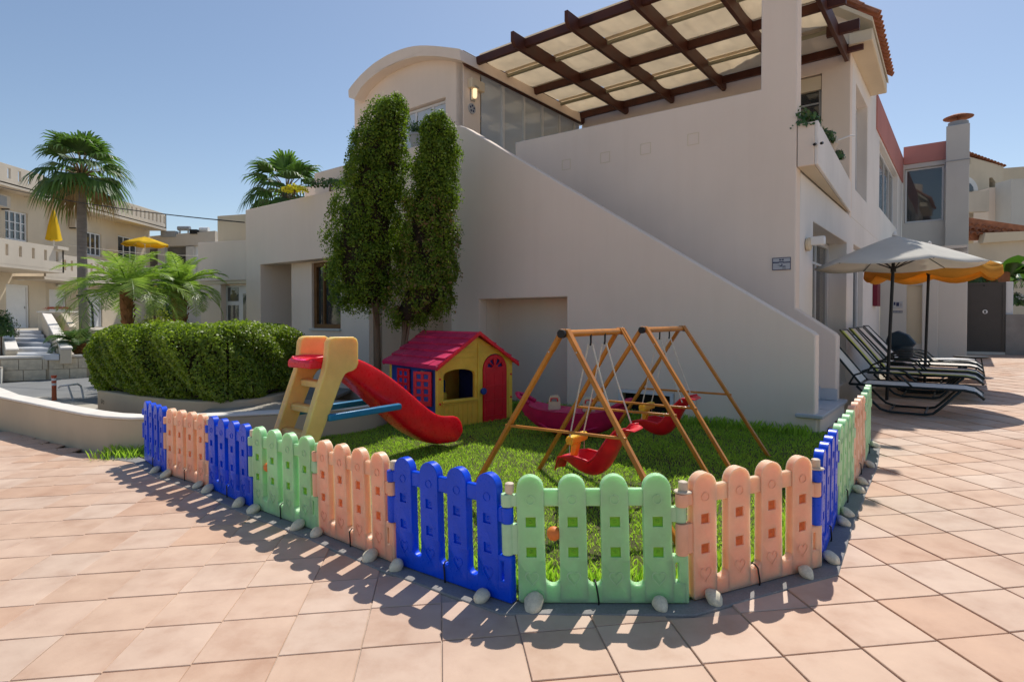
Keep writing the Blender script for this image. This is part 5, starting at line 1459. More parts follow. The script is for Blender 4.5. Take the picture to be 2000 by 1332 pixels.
# roof parapet with slots
yr = SX(88, 380, -24.1)[0]; ye = SX(325, 430, -24.6)[0]
pierced('roof_parapet', -24.1, 17, yr, 7.85, 8.80, 22, M['hotelw'])
hbox('roof_eave', -25.3, -24.1, 17, yr, 7.75, 7.92, M['hotelw']); hbox('parapet_return', -24.7, -24.1, yr - .12, yr, 7.75, 8.8, M['hotelw'])
pierced('roof_parapet', -24.6, yr + .001, ye, 7.85, 8.88, 26, M['hotelw'])
hbox('roof_eave', -25.9, -24.6, yr, ye, 7.70, 7.92, M['hotelw']); hbox('parapet_return', -27.5, -24.6, ye - .12, ye, 7.85, 8.88, M['hotelw'], None, .01)
# balconies
yb1 = SX(125, 500, -22.6)[0]
pierced('balcony_front', -22.6, 17, yb1, 3.85, 4.98, 17, M['hotelw'], (.36, .80))
hbox('balcony_floor', -25.2, -22.6, 17, yb1, 3.72, 3.87, M['hotelw']); hbox('balcony_side', -25.2, -22.6, yb1 - .12, yb1, 3.72, 4.98, M['hotelw'], None, .01); hbox('balcony_cap', -23.0, -22.45, yb1 - .6, yb1 + .12, 4.86, 5.02, M['hotelw'], None, .01)
ye2 = SX(262, 520, -23.6)[0]
pierced('balcony_front', -23.6, yb1 + .1, ye2, 3.55, 4.78, 14, M['hotelw'], (.36, .80)); hbox('balcony_floor', -25.8, -23.6, yb1 + .001, ye2, 3.42, 3.57, M['hotelw']); hbox('balcony_side', -25.8, -23.6, ye2 - .12, ye2, 3.42, 4.78, M['hotelw'])
def hwin(o, X0, bars=1, hb=(), mat='whiteal', door=False, name='window'):
    y0, z0, y1, z1 = o; f_ = .09
    if door:
        d = MB().slab(rect(y0, z0, y1, z1), [rect(y0 + .1, z0 + .0 + .02, y1 - .1, z1 - .1)], (X0 - .06, 0, 0), YAX, ZAX, (-.1, 0, 0)).build('door_frame', M['white'], H, bevel=.01)
        MB().box(X0 - .15, X0 - .10, y0 + .1, y1 - .1, z0, z1 - .1).build('door_leaf', M['white'], d, bevel=.01)
        MB().box(X0 - .10, X0 - .06, y1 - .22, y1 - .17, z0 + 1.0, z0 + 1.12).build('handle', M['steel'], d); return
    w = MB().slab(rect(y0, z0, y1, z1), [rect(y0 + f_, z0 + f_, y1 - f_, z1 - f_)], (X0 - .08, 0, 0), YAX, ZAX, (-.08, 0, 0)).build(name, M[mat], H, bevel=.008)
    for k in range(bars):
        c = y0 + (y1 - y0) * (k + 1) / (bars + 1); MB().box(X0 - .15, X0 - .09, c - .045, c + .045, z0 + f_, z1 - f_).build('mullion', M[mat], w)
    for t in hb:
        c = z0 + (z1 - z0) * t; MB().box(X0 - .14, X0 - .10, y0 + f_, y1 - f_, c - .025, c + .025).build('glazing_bar', M[mat], w)
    MB().box(X0 - .13, X0 - .122, y0 + f_, y1 - f_, z0 + f_, z1 - f_).build('pane', M['glass'], w)
    MB().box(X0 - .75, X0 - .70, y0 - .3, y1 + .3, z0 - .1, z1 + .2).build('dark_room', M['darkin'], w)
    MB().box(X0 - .30, X0 - .26, y0 + (y1 - y0) * .62, y1 - f_, z0, z1).build('curtain', M['curtain'], w)
hwin(o1, XW1, door=True); hwin(o3, XW2, door=True); hwin(o4, XW2, door=True)
hwin(o2, XW1, 3, (.33, .62)); hwin(o5, XW2, 2); hwin(o6, XW2, 2, (.3,))
def ac(x0, y0, x1, y1, X0, lab):
    o = opening(x0, y0, x1, y1, X0 + .4); a = thing('air_conditioner', lab, 'air conditioner', (X0, (o[0] + o[2]) / 2, o[1]), 0, 'air conditioning units on the apartment block')
    w, h_ = (o[2] - o[0]) / 2, o[3] - o[1]
    MB().box(.02, .4, -w, w, 0, h_).build('casing', M['hotelw'], a, bevel=.02)
    MB().box(.4, .41, -w * .75, w * .45, h_ * .12, h_ * .88).build('fan_grille', M['grey'], a)
    MB().box(0, .38, -w * .9, -w * .8, -.06, .0).build('bracket', M['black'], a); MB().box(0, .38, w * .8, w * .9, -.06, .0).build('bracket', M['black'], a)
ac(-8, 380, 21, 405, XW1, 'air conditioner on the wall at the upper left edge'); ac(147, 430, 172, 447, XW2, 'air conditioner behind the tall palm trunk')
for k, (x, y, X0, lab) in enumerate(((38, 545, XW1, 'white wall lamp above the nearest white door'), (113, 558, XW2, 'white wall lamp above the middle door'))):
    P = SX(x, y, X0); l_ = MB().box(0, .15, -.16, .16, -.06, .06).build('wall_lamp', M['white'], bevel=.02); l_.location = (X0, P[0], P[1]); tag(l_, lab, 'lamp', 'lamps above the apartment doors')
# parasols on the balconies
def closed_parasol():
    y, z = SX(105, 470, -23.4)
    t = thing('closed_parasol', 'closed yellow parasol standing on the near balcony', 'parasol', (-23.4, y, 3.9))
    MB().tube([(0, 0, 0), (0, 0, z - 3.9 + 1.5)], .03, 8).build('pole', M['white'], t)
    z1 = z - 3.9
    mb = MB(); n = 14
    for i, (r_, zz) in enumerate(((.30, z1 - .02), (.27, z1 + .2), (.20, z1 + .7), (.12, z1 + 1.15), (.05, z1 + 1.5), (.015, z1 + 1.62))):
        for k in range(n):
            a = 2 * math.pi * k / n; q_ = r_ * (1 + (.22 if k % 2 else -.18)); mb.v.append((q_ * math.cos(a), q_ * math.sin(a), zz + (.05 if k % 2 and i == 0 else 0)))
    for i in range(5):
        for k in range(n): mb.f.append((i * n + k, i * n + (k + 1) % n, (i + 1) * n + (k + 1) % n, (i + 1) * n + k))
    mb.build('folded_canopy', M['umbyy'], t, smooth=True)
closed_parasol()
def parasol(label, at, R_, zr, za, nrib, mat, val, seed, lean=(0, 0), group=None, polemat='black', scal=.05):
    t = thing('parasol', label, 'parasol', at, 0, group); rng = random.Random(seed)
    top = Vector((lean[0], lean[1], za)); n = nrib; sub = 6; rings = 7
    MB().tube([(0, 0, -.02), (lean[0], lean[1], za - .02)], .022, 10).build('pole', M[polemat], t, smooth=40)
    can = MB(); tot = n * sub
    for j in range(rings + 1):
        f_ = j / rings
        for k in range(tot):
            a = 2 * math.pi * k / tot + seed; u = (k % sub) / sub; sg = math.sin(math.pi * u)
            rr_ = R_ * f_ * (1 - .07 * sg * f_); z = za - (za - zr) * (f_ ** 1.12) - .045 * sg * f_
            can.v.append((top.x + rr_ * math.cos(a), top.y + rr_ * math.sin(a), z))
    for j in range(rings):
        for k in range(tot): can.f.append((j * tot + k, (j + 1) * tot + k, (j + 1) * tot + (k + 1) % tot, j * tot + (k + 1) % tot))
    can.v.append((top.x, top.y, za + .01))
    for k in range(tot): can.f.append((len(can.v) - 1, k, (k + 1) % tot))
    c = can.build('canopy', M[mat], t, smooth=70); so = c.modifiers.new('t', 'SOLIDIFY'); so.thickness = .003
    if val:
        vb = MB()
        for j in (0, 1):
            for k in range(tot):
                a = 2 * math.pi * k / tot + seed; u = (k % sub) / sub; sg = math.sin(math.pi * u)
                rr_ = R_ * (1 - .07 * sg) * (1 + .015 * j); z = zr - .045 * sg - j * (val + scal * sg)
                vb.v.append((top.x + rr_ * math.cos(a), top.y + rr_ * math.sin(a), z))
        for k in range(tot): vb.f.append((k, tot + k, tot + (k + 1) % tot, (k + 1) % tot))
        o = vb.build('valance', M[mat], t, smooth=60); so = o.modifiers.new('t', 'SOLIDIFY'); so.thickness = .002
    hubz = za - .42 * (za - zr) - .30
    for k in range(n):
        a = 2 * math.pi * k / n + seed
        tip = Vector((top.x + R_ * .99 * math.cos(a), top.y + R_ * .99 * math.sin(a), zr - .006)); r_ = MB().tube([top + Vector((0, 0, -.02)), tip], .006, 6).build('rib', M[polemat], t)
        f_ = .52; mp_ = Vector((top.x + R_ * f_ * math.cos(a), top.y + R_ * f_ * math.sin(a), za - (za - zr) * (f_ ** 1.12) - .02))
        MB().tube([Vector((lean[0] * .85, lean[1] * .85, hubz)), mp_], .009, 6).build('strut', M[polemat], r_)
    MB().lathe([(.035, 0), (.035, .08)], 10, (lean[0] * .85, lean[1] * .85, hubz - .04)).build('runner', M[polemat], t)
    MB().lathe([(.035, 0), (.02, .05), (.005, .06)], 10, (top.x, top.y, za)).build('finial', M['white'], t, smooth=True)
    return t
y_, z_ = SX(283, 475, -24.0)
parasol('open yellow parasol on the far balcony of the apartment block', (-24.0, y_, 3.6), 1.35, z_ - 3.6 - .05, z_ - 3.6 + .42, 8, 'umbyy', .06, .3, polemat='white')

# wires
def wire(name, pts, r, lab):
    w = MB().tube(pts, r, 5).build(name, M['black'], smooth=True); tag(w, lab, 'cable'); return w
a = AT(-60, 350, 24); b = np.array(W(-13.33, 6.9, FR(481, 434, 6.9)[1]))
pts = []
for k in range(13):
    t = k / 12; p = a * (1 - t) + b * t; pts.append((p[0], p[1], p[2] - .55 * 4 * t * (1 - t) * .35))
wire('power_cable', pts, .014, 'black overhead cable running from apartment block to the low wing')
a = AT(130, 478, 24); b = AT(405, 500, 30); wire('rope_line', [tuple(a * (1 - k / 8) + b * (k / 8) - np.array([0, 0, .12 * math.sin(math.pi * k / 8)])) for k in range(9)], .010, 'thin pale line strung between balconies').data.materials[0] = M['rope']

# retaining walls, stair and ramp of the apartment block
rw = thing('retaining_wall', 'stone retaining wall across the road', 'wall')
RWP = [(-19.5, 13.4), (-13.22, 15.03), (-12.35, 15.5), (-11.6, 15.95), (-10.6, 16.8), (-9.0, 18.2)]
zr0 = lambda x, y: 0.0
strip(RWP, .35, 0, -.9, .36, zf=zr0).build('wall_core', M['lowwall'], rw, bevel=.02)
strip(RWP, .37, .02, .36, .42, zf=zr0).build('coping', M['coping'], rw, bevel=.01)
sb0 = None; cnt = 0
for s_ in range(1, len(RWP) - 1):
    a, b = RWP[s_], RWP[s_ + 1]; L = math.dist(a, b); dx, dy = (b[0] - a[0]) / L, (b[1] - a[1]) / L; nx, ny = dy, -dx
    x = .05; row = 0
    for row in range(2):
        x = .02
        while x < L - .1:
            w = rnd.uniform(.28, .5); w = min(w, L - x); z0 = -.22 + row * .28
            if s_ == 1 and row == 0 and False: pass
            if sb0 is None:
                sb0 = MB().box(-.5, .5, -.5, .5, -.5, .5).build('stone_block', M['rubble'], rw, bevel=.03); o = sb0
            else: o = sb0.copy(); COL.objects.link(o); o.parent = rw
            c = (a[0] + dx * (x + w / 2) + nx * .012, a[1] + dy * (x + w / 2) + ny * .012)
            o.location = (c[0], c[1], z0 + .14); o.scale = (w - .012, .05 + rnd.uniform(0, .02), .27); o.rotation_euler = (0, 0, math.atan2(dy, dx)); x += w; cnt += 1
gb_ = thing('grey_low_wall', 'plain grey low wall at left edge by the road', 'wall')
strip([(-19.5, 13.0), (-13.6, 14.35), (-12.95, 14.75)], .25, 0, -.8, .13, zf=zr0).build('wall_body', M['greyw'], gb_, bevel=.01)
strip([(-19.5, 13.0), (-13.6, 14.35), (-12.95, 14.75)], .27, .02, .13, .17, zf=zr0).build('coping', M['paving'], gb_)
kind(sheet('terrace_bank', [(-60, 12), (-19.5, 13.6), (-13.3, 15.25), (-12.35, 15.75), (-10.6, 17.0), (-9.0, 18.5), (-9, 60), (-60, 60)], .34, M['paving'], .6, flat=0), 'structure')
kind(sheet('upper_bank', [(-60, 23), (-19.0, 23.2), (-17.0, 24.5), (-14, 30), (-14, 60), (-60, 60)], .95, M['paving'], .6, flat=0), 'structure')
es = thing('entrance_stair', 'grey stone stair climbing to the white door of the apartment block', 'stairs')
A0, A1 = HZ(33, 700, .35)[:2], HZ(116, 700, .35)[:2]; B0, B1 = HZ(14, 645, .97)[:2], HZ(73, 645, .97)[:2]
B0 = A0 + (B0 - A0) * .9; B1 = A1 + (B1 - A1) * .9
for k in range(6):
    t0_, t1_ = k / 6, (k + 1) / 6
    p = [A0 + (B0 - A0) * t0_, A1 + (B1 - A1) * t0_, A1 + (B1 - A1) * t1_, A0 + (B0 - A0) * t1_]; zt_ = .36 + .62 * (k + 1) / 6
    mb = MB().add([(*q, .3) for q in p] + [(*q, zt_) for q in p], [(3, 2, 1, 0), (4, 5, 6, 7), (0, 1, 5, 4), (1, 2, 6, 5), (2, 3, 7, 6), (3, 0, 4, 7)])
    mb.build('step', M['marble'], es, bevel=.015)
def slopewall(name, a, b, z0a, z1a, z0b, z1b, th, mat, parent, lab=None):
    a = np.array(a); b = np.array(b); d = (b - a) / np.linalg.norm(b - a); n_ = np.array([d[1], -d[0]]) * th
    return MB().add([(*a, z0a), (*b, z0b), (*(b + n_), z0b), (*(a + n_), z0a), (*a, z1a), (*b, z1b), (*(b + n_), z1b), (*(a + n_), z1a)],
                    [(3, 2, 1, 0), (4, 5, 6, 7), (0, 1, 5, 4), (1, 2, 6, 5), (2, 3, 7, 6), (3, 0, 4, 7)]).build(name, mat, parent, bevel=.015)
n1_ = A1 + np.array([.02, 0]); n2_ = B1 + np.array([.1, 0])
slopewall('side_wall', n1_, n2_, .2, .58, .2, 1.62, .25, M['hotel'], es); slopewall('side_coping', n1_, n2_, .585, .64, 1.625, 1.68, .27, M['coping'], es)
slopewall('side_wall', A0 - np.array([.3, 0]), B0 - np.array([.3, 0]), .2, .55, .2, 1.3, .25, M['hotel'], es); slopewall('side_coping', A0 - np.array([.3, 0]), B0 - np.array([.3, 0]), .555, .60, 1.305, 1.35, .27, M['coping'], es)
q0, q1 = HZ(70, 608, 1.65), HZ(137, 608, 1.65)
q0 = AT(74, 608, 21.6); q1 = AT(136, 608, 21.6)
pl = thing('stair_planter', 'beige planter box at the head of the stair with white rim', 'planter', (0, 0, 0))
MB().box(q0[0], q1[0], 21.6, 22.3, .2, q0[2] - .05).build('box', M['hotel'], pl, bevel=.02); MB().box(q0[0] - .03, q1[0] + .03, 21.57, 22.33, q0[2] - .05, q0[2] - .0).build('rim', M['coping'], pl, bevel=.01)
q2 = AT(150, 636, 17.2); slopewall('ramp_wall', (q1[0], 21.5), (AT(150, 636, 19)[0], 19.0), .2, 1.62, .2, 1.15, .2, M['hotel'], pl)
hr = AT(182, 640, 19); hr2 = AT(167, 578, 19); hr3 = AT(180, 598, 19); hr4 = AT(150, 578, 19)
MBh = MB().tube([hr, hr3, hr2, hr4], .035, 8).build('handrail', M['black'], smooth=40); tag(MBh, 'black bent handrail beside the palm trunk', 'handrail')
# bollard and bike rack on the road
bp_ = G(106, 787); bo2 = thing('bollard', 'orange and white flexible bollard standing by the road', 'bollard', (bp_[0], bp_[1], bp_[2]))
hB = (787 - 733) / F_PX * bp_[1]
MB().lathe([(.05, 0), (.04, .03), (.035, hB * .55)], 14).build('lower_tube', surf('bollard_orange', (.50, .12, .05), .5, .2, 5), bo2, smooth=40)
bm_o = surf('bollard_red', (.60, .10, .04), .5, .1, 5)
for k in range(5): MB().lathe([(.037, hB * (.55 + .088 * k)), (.037, hB * (.55 + .088 * (k + 1)))], 14).build('band', bm_o if k % 2 == 0 else M['white'], bo2, smooth=40)
MB().lathe([(.045, hB * .95), (.045, hB)], 14).build('cap', bm_o, bo2, smooth=40)
ra, rb_, rc_, rd = G(143, 782), G(163, 780), None, None; Yr = ra[1]
rk = MB().tube([AT(143, 782, Yr), AT(133, 753, Yr), AT(136, 752, Yr), AT(152, 750, Yr + .3), AT(158, 754, Yr + .5), AT(164, 780, Yr + .5)], .018, 8)
rk.tube([AT(114, 757, Yr + .1), AT(118, 754, Yr), AT(134, 752, Yr)], .016, 8)
o = rk.build('bike_rack', M['white'], smooth=40); tag(o, 'white bent-pipe rack beside the orange bollard', 'rack')

# far houses on the left
def facing(name, lab, Y, parts, cat='building'):
    t = thing(name, lab, cat)
    for nm, outl, th, off, mt in parts:
        o3 = [(AT(x, y, Y + off)[0], AT(x, y, Y + off)[2]) for x, y in outl]
        MB().slab(o3, [], (0, Y + off, 0), X_, Z_, (0, th, 0)).build(nm, M[mt], t)
    return t
white_ = [('wall', [(290, 700), (290, 465), (420, 452), (420, 700)], 8, 0, 'greyw'), ('parapet', [(288, 482), (288, 462), (420, 451), (420, 479)], .3, -.3, 'hotelw'),
          ('recess', [(322, 520), (322, 484), (363, 482), (363, 520)], .1, -.05, 'roomin'), ('window', [(332, 520), (332, 498), (360, 498), (360, 520)], .05, -.10, 'glass'), ('recess', [(378, 510), (378, 481), (394, 480), (394, 510)], .1, -.05, 'white'),
          ('stair_rail', [(378, 512), (394, 503), (394, 506), (378, 515)], .1, -.2, 'white'), ('recess', [(290, 520), (290, 487), (308, 486), (308, 520)], .1, -.05, 'roomin'), ('column', [(308, 540), (308, 484), (322, 483), (322, 540)], .4, -.4, 'greyw'), ('column', [(363, 540), (363, 482), (377, 481), (377, 540)], .4, -.4, 'greyw')]
facing('far_house', 'grey-white house with roof water heaters between the palms', 42, white_)
for k, (x0, y0, x1, y1, lab, mt) in enumerate(((317, 452, 345, 461, 'long flat solar panel on the far roof', 'grey'), (345, 441, 368, 452, 'cylindrical water tank on the far roof', 'grey'), (373, 449, 387, 455, 'small dark box on the far roof', 'black'), (388, 443, 405, 455, 'white water tank at right end of far roof', 'white'))):
    a, b = AT(x0, y1, 41.8), AT(x1, y0, 41.8)
    if k in (1, 3):
        tt = MB().tube([(a[0], 42.0, (a[2] + b[2]) / 2 + .03), (b[0], 42.0, (a[2] + b[2]) / 2 + .03)], (b[2] - a[2]) * .42, 14)
        tt.box(a[0] + .1, a[0] + .16, 41.95, 42.05, a[2] - .2, a[2] + .2); tt.box(b[0] - .16, b[0] - .1, 41.95, 42.05, a[2] - .2, a[2] + .2)
    else: tt = MB().box(a[0], b[0], 41.6, 42.3, a[2] - .1, b[2])
    o = tt.build('water_tank' if k in (1, 3) else 'roof_unit', M[mt], smooth=40 if k in (1, 3) else False); tag(o, lab, 'water tank' if k in (1, 3) else 'roof unit')
# ---------------------------------------------------------------- right-hand courtyard: loungers, parasols, bin
def lounger(label, v, ufoot, mat, back=R(52), lit=None, z_extra=0.0, flat=False):
    P = W(ufoot, v); x, y = P[0], P[1]
    t = thing('sun_lounger', label, 'sun lounger', (x, y, gz(x, y) - .01 + z_extra), YB, 'sun loungers along the hotel wall')
    # local: x = 0 at the foot, body towards -x
    zb = .34; w = .335; hinge = -1.18
    for s_ in (-1, 1):
        MB().tube([(.06, s_ * w, zb - .09), (-.02, s_ * w, zb - .02), (-.12, s_ * w, zb), (hinge - .12, s_ * w, zb)], .016, 8).build('side_rail', M['frame'], t, smooth=True)
        bx, bz = (math.cos(back) * .80, math.sin(back) * .80) if not flat else (.72, .05)
        MB().tube([(hinge, s_ * w * .95, zb + .01), (hinge - bx * .5, s_ * w * .95, zb + bz * .52), (hinge - bx, s_ * w * .92, zb + bz)], .014, 8).build('back_rail', M['frame'], t, smooth=True)
        # two bent hoops of flat tube make the legs
        MB().tube([(-.16, s_ * w, zb - .01), (-.36, s_ * w, .10), (-.42, s_ * w, .04), (-.50, s_ * w, .02), (-.86, s_ * w, .02), (-.96, s_ * w, .05), (-1.04, s_ * w, .13), (-1.22, s_ * w, zb - .02)], .0155, 8).build('leg', M['frame'], t, smooth=True)
        MB().tube([(-.62, s_ * (w + .03), zb), (-.74, s_ * (w + .03), zb + .13), (-.86, s_ * (w + .03), zb + .17), (-1.12, s_ * (w + .03), zb + .17), (-1.24, s_ * (w + .03), zb + .12), (-1.30, s_ * (w + .03), zb + .0)], .012, 8).build('armrest', M['frame'], t, smooth=True)
    for x0 in (-.50, -.86): MB().tube([(x0, -w, .03), (x0, w, .03)], .013, 8).build('crossbar', M['frame'], t)
    for x0 in (.05, hinge): MB().tube([(x0, -w, zb - (.09 if x0 > 0 else 0)), (x0, w, zb - (.09 if x0 > 0 else 0))], .013, 8).build('crossbar', M['frame'], t)
    bx, bz = (math.cos(back) * .80, math.sin(back) * .80) if not flat else (.72, .05)
    MB().tube([(hinge - bx, -w * .92, zb + bz), (hinge - bx, w * .92, zb + bz)], .013, 8).build('head_bar', M['frame'], t)
    # sling strips
    def sling(y0, y1, m_):
        prof_ = [(.055, zb - .085), (-.03, zb - .015), (-.13, zb + .004), (hinge + .02, zb + .004)]
        mb = MB(); 
        for (px_, pz_) in prof_: mb.v += [(px_, y0, pz_), (px_, y1, pz_)]
        for i in range(len(prof_) - 1): mb.f.append((2 * i, 2 * i + 1, 2 * i + 3, 2 * i + 2))
        o = mb.build('seat_sling', m_, t); o.modifiers.new('t', 'SOLIDIFY').thickness = .004
        mb = MB().add([(hinge - .01, y0, zb + .02), (hinge - .01, y1, zb + .02), (hinge - bx, y1, zb + bz), (hinge - bx, y0, zb + bz)], [(0, 1, 2, 3)])
        o = mb.build('back_sling', m_, t); o.modifiers.new('t', 'SOLIDIFY').thickness = .004
    if mat == 'stripe':
        sling(-w + .01, -.03, M['sling1']); sling(-.02, w - .01, M['sling2'])
    else: sling(-w + .01, w - .01, M[mat])
    return t
lounger('nearest grey sun lounger with dark curved legs, beside the fence end', 8.95, .10, 'sling2')
lounger('sun lounger with green and grey striped back, second from the camera', 10.50, .12, 'stripe')
lounger('green striped sun lounger just behind the second one', 11.25, .14, 'stripe')
lounger('beige sun lounger, fourth from the camera', 12.2, .15, 'sling2', R(50))
lounger('farthest beige sun lounger, next to the blue bin', 13.0, .15, 'sling2', R(50))
st_ = thing('side_table', 'low dark side table at foot end of the farthest loungers', 'table', W(.05, 13.75, gz(*W(.05, 13.75)[:2])), YB)
MB().lathe([(.26, .34), (.27, .35), (.27, .37), (.25, .375)], 20).build('table_top', M['black'], st_, smooth=40)
for k in range(4):
    a = k * math.pi / 2 + .4; MB().tube([(.22 * math.cos(a), .22 * math.sin(a), .0), (.16 * math.cos(a), .16 * math.sin(a), .34)], .012, 6).build('leg', M['black'], st_)
tb = MB().slab([(-.30, -.16), (.30, -.20), (.34, .02), (.22, .18), (-.26, .15)], [], (0, 0, .0), X_, Y_, (0, 0, .02)).build('towel', M['white'], bevel=.008); P = W(-.25, 12.95); tb.location = (P[0], P[1], gz(P[0], P[1]) + .36); tag(tb, 'folded white towel on the foot of a far lounger', 'towel')

v_ = 9.75; Yp = 8.35; q = AT(1732, 745, Yp)
parasol('pale grey parasol over the nearest loungers', (q[0], q[1], gz(*q[:2])), 1.06, 2.15 - gz(*q[:2]), 2.57 - gz(*q[:2]), 6, 'umb', 0, .35, lean=(.09, 0), group='parasols over the loungers')
q = AT(1806, 715, 9.75)
parasol('orange-yellow parasol with scalloped valance behind the grey one', (q[0], q[1], gz(*q[:2])), .94, 2.24 - gz(*q[:2]), 2.62 - gz(*q[:2]), 8, 'umby', .14, .1, lean=(.06, 0), group='parasols over the loungers')
q = AT(1760, 700, 11.6)
bn = thing('litter_bin', 'dark blue litter bin with domed lid behind the loungers', 'bin', (q[0], q[1], gz(*q[:2])), YB)
MB().lathe([(.16, 0), (.18, .02), (.20, .52), (.20, .54)], 16).build('bin_body', M['bin'], bn, smooth=40)
MB().slab([(-.24, .54), (.24, .54), (.24, .60), (.12, .76), (-.05, .84), (-.20, .78), (-.24, .66)], [], (0, -.2, 0), X_, Z_, (0, .4, 0)).build('lid', M['bin'], bn, bevel=.04, seg=3)

# wall fittings on the facade
def plaque(name, lab, u0, v0, z, w, h_, axis, marks, mat='signw'):
    P = W(u0, v0, z); t = thing(name, lab, 'sign', P, YB if axis == 'C' else YB + math.pi / 2)
    MB().box(-w / 2, w / 2, -.012, 0, -h_ / 2, h_ / 2).build('board', M[mat], t, bevel=.003)
    for (a, b, c, d, m_) in marks: MB().box(a * w - w / 2, c * w - w / 2, -.0145, -.0125, b * h_ - h_ / 2, d * h_ - h_ / 2).build('print', M[m_], t)
    return t
a, z0 = FR(1509, 527, V2); b, z1 = FR(1545, 504, V2)
plaque('pictogram_sign', 'small white pictogram sign on main wall above the stair', (a + b) / 2, V2 - .002, (z0 + z1) / 2, b - a, .165, 'C',
       [(0, 0, 1, .05, 'signb'), (0, .95, 1, 1, 'signb'), (0, .05, .03, .95, 'signb'), (.97, .05, 1, .95, 'signb'), (.03, .57, .36, .66, 'signb'), (.60, .56, .97, .64, 'signb'), (.36, .60, .62, .68, 'signb'),
        (.38, .76, .46, .88, 'signb'), (.54, .76, .62, .88, 'signb'), (.46, .80, .54, .84, 'signb'), (.30, .34, .42, .44, 'grey'), (.40, .28, .52, .36, 'signb'), (.50, .34, .55, .50, 'signb'), (.54, .05, .74, .26, 'grey'), (.55, .26, .72, .32, 'signb')])
a, z0 = FR(1739, 601, 17.6); b, z1 = FR(1763, 590, 17.6)
plaque('restroom_sign', 'small white sign with dark figures on the far courtyard wall', (a + b) / 2, 17.598, (z0 + z1) / 2, b - a, .17, 'C', [(.28, .45, .42, .9, 'signb'), (.48, .3, .72, .85, 'signb'), (.8, .3, .92, .7, 'grey')])
z2 = FR(1750, 609, 17.6)[1]
plaque('name_strip', 'narrow dark lettered strip below the restroom sign', (a + b) / 2, 17.598, z2, b - a, .05, 'C', [(.05 + .12 * k, .2, .13 + .12 * k, .8, 'signw') for k in range(8)], 'signb')
vv_, zz_ = SD(1707, 576, UF)
t = thing('notice_board', 'dark red upright notice board on the facade corner', 'sign', W(UF + .002, vv_, zz_), YB)
MB().box(0, .10, -.28, .28, -.27, .27).build('board', M['signr'], t, bevel=.004)
vv_, zz_ = SD(1574, 478, UF)
t = thing('speaker_lamp', 'white round wall lamp on the facade beside the glass door', 'lamp', W(UF, vv_, zz_), YB)
MB().lathe([(.05, 0), (.09, .01), (.095, .05), (.07, .07)], 18).build('base_disc', M['soffit'], t, smooth=40).rotation_euler = (0, R(90), 0)
MB().box(.06, .24, -.05, .05, -.02, .10).build('lamp_body', M['white'], t, bevel=.015)
P = W(UF + .25, 8.31, 3.62); t = thing('wall_spotlight', 'tiny twin spotlight on balcony end', 'lamp', P, YB)
for s_ in (-.03, .05): MB().tube([(s_, -.0, 0), (s_, -.07, -.02)], .018, 8).build('spot', M['black'], t)
# plants on the balcony ledge
for k, (x, y, Yd, lab, mt, sz) in enumerate(((1590, 222, 8.45, 'leafy green plant behind the pillar on the balcony', 'broad', .22), (1632, 262, 9.7, 'potted green plant on the balcony ledge', 'broad', .17), (1652, 300, 10.7, 'small trailing plant at far end of balcony ledge', 'broad', .12))):
    v0 = Yd; P = W(-1.72 if k == 0 else -1.70 + .0 * k, v0, 3.90 if k else 3.75); s_ = shrub(lab, P, sz, sz, sz * 1.2, 260, .07, M[mt], 60 + k, cat='plant')
P = W(-1.66, 9.9, 3.93); t = thing('ledge_pot', 'round white pot on the balcony ledge', 'pot', P, 0); MB().lathe([(.06, 0), (.11, .07), (.10, .17), (.08, .18)], 16).build('pot', M['hotelw'], t, smooth=40)
MB().tube([(0, 0, .1), (.25, -.1, .18), (.3, -.12, .17)], .012, 6).build('spout', M['white'], t)

# gate and garden wall at the far right
GV = 19.6
g0, gt = FR(1888, 553, GV); g1, gb2 = FR(1963, 688, GV)
gt_ = thing('gate', 'dark brown-grey solid metal gate at the end of the courtyard', 'gate', (0, 0, 0), YB)
boxp('gate_leaf', g0, g1, GV, GV + .05, gb2 + .02, gt, M['gate'], gt_, .008)
for p_ in (g0 + .03, g1 - .03): boxp('gate_frame', p_ - .03, p_ + .03, GV - .02, GV - .002, gb2, gt, M['gate'], gt_)
boxp('gate_frame', g0 + .06, g1 - .06, GV - .02, GV - .002, gt - .06, gt, M['gate'], gt_); boxp('gate_frame', g0 + .06, g1 - .06, GV - .02, GV - .002, gb2, gb2 + .06, M['gate'], gt_)
c0, cz0 = FR(1924, 609, GV); k_ = MB(); ycyl(k_, c0, cz0, .055, GV - .03, GV - .002, 18); k_.build('round_badge', M['white'], gt_); k_ = MB(); k_.box(c0 - .02, c0 + .015, GV - .034, GV - .031, cz0 - .035, cz0 + .03); k_.build('badge_print', M['black'], gt_)
c0, cz0 = FR(1922, 558, GV); k_ = MB(); ycyl(k_, c0, cz0, .02, GV - .02, GV - .002, 10); k_.build('lock', M['black'], gt_)
gw_ = thing('boundary_wall', 'grey boundary wall right of the gate', 'wall', (0, 0, 0), YB)
boxp('wall_body', g1 + .002, g1 + 6, GV - .05, GV + .2, .2, FR(1985, 614, GV)[1], M['concrete'], gw_, .01)
boxp('white_post', g1 + .002, FR(1979, 600, GV)[0], GV + .05, GV + .3, .2, gt, M['white'], gw_, .01)
boxp('wall_body', FR(1832, 600, GV)[0], g0 - .002, GV - .02, GV + .2, .2, gt + .02, M['greyw'], gw_)
boxp('wall_foot', g0 - .2, g1 + .3, GV - .04, GV + .2, .2, gb2, M['greyw'], gw_)
P = AT(1975, 590, 17.0); shrub('dark plant with pale blossoms in a terracotta pot on the wall', (P[0], P[1], P[2] - .25), .4, .3, .35, 700, .10, M['broad'], 71, cat='plant')
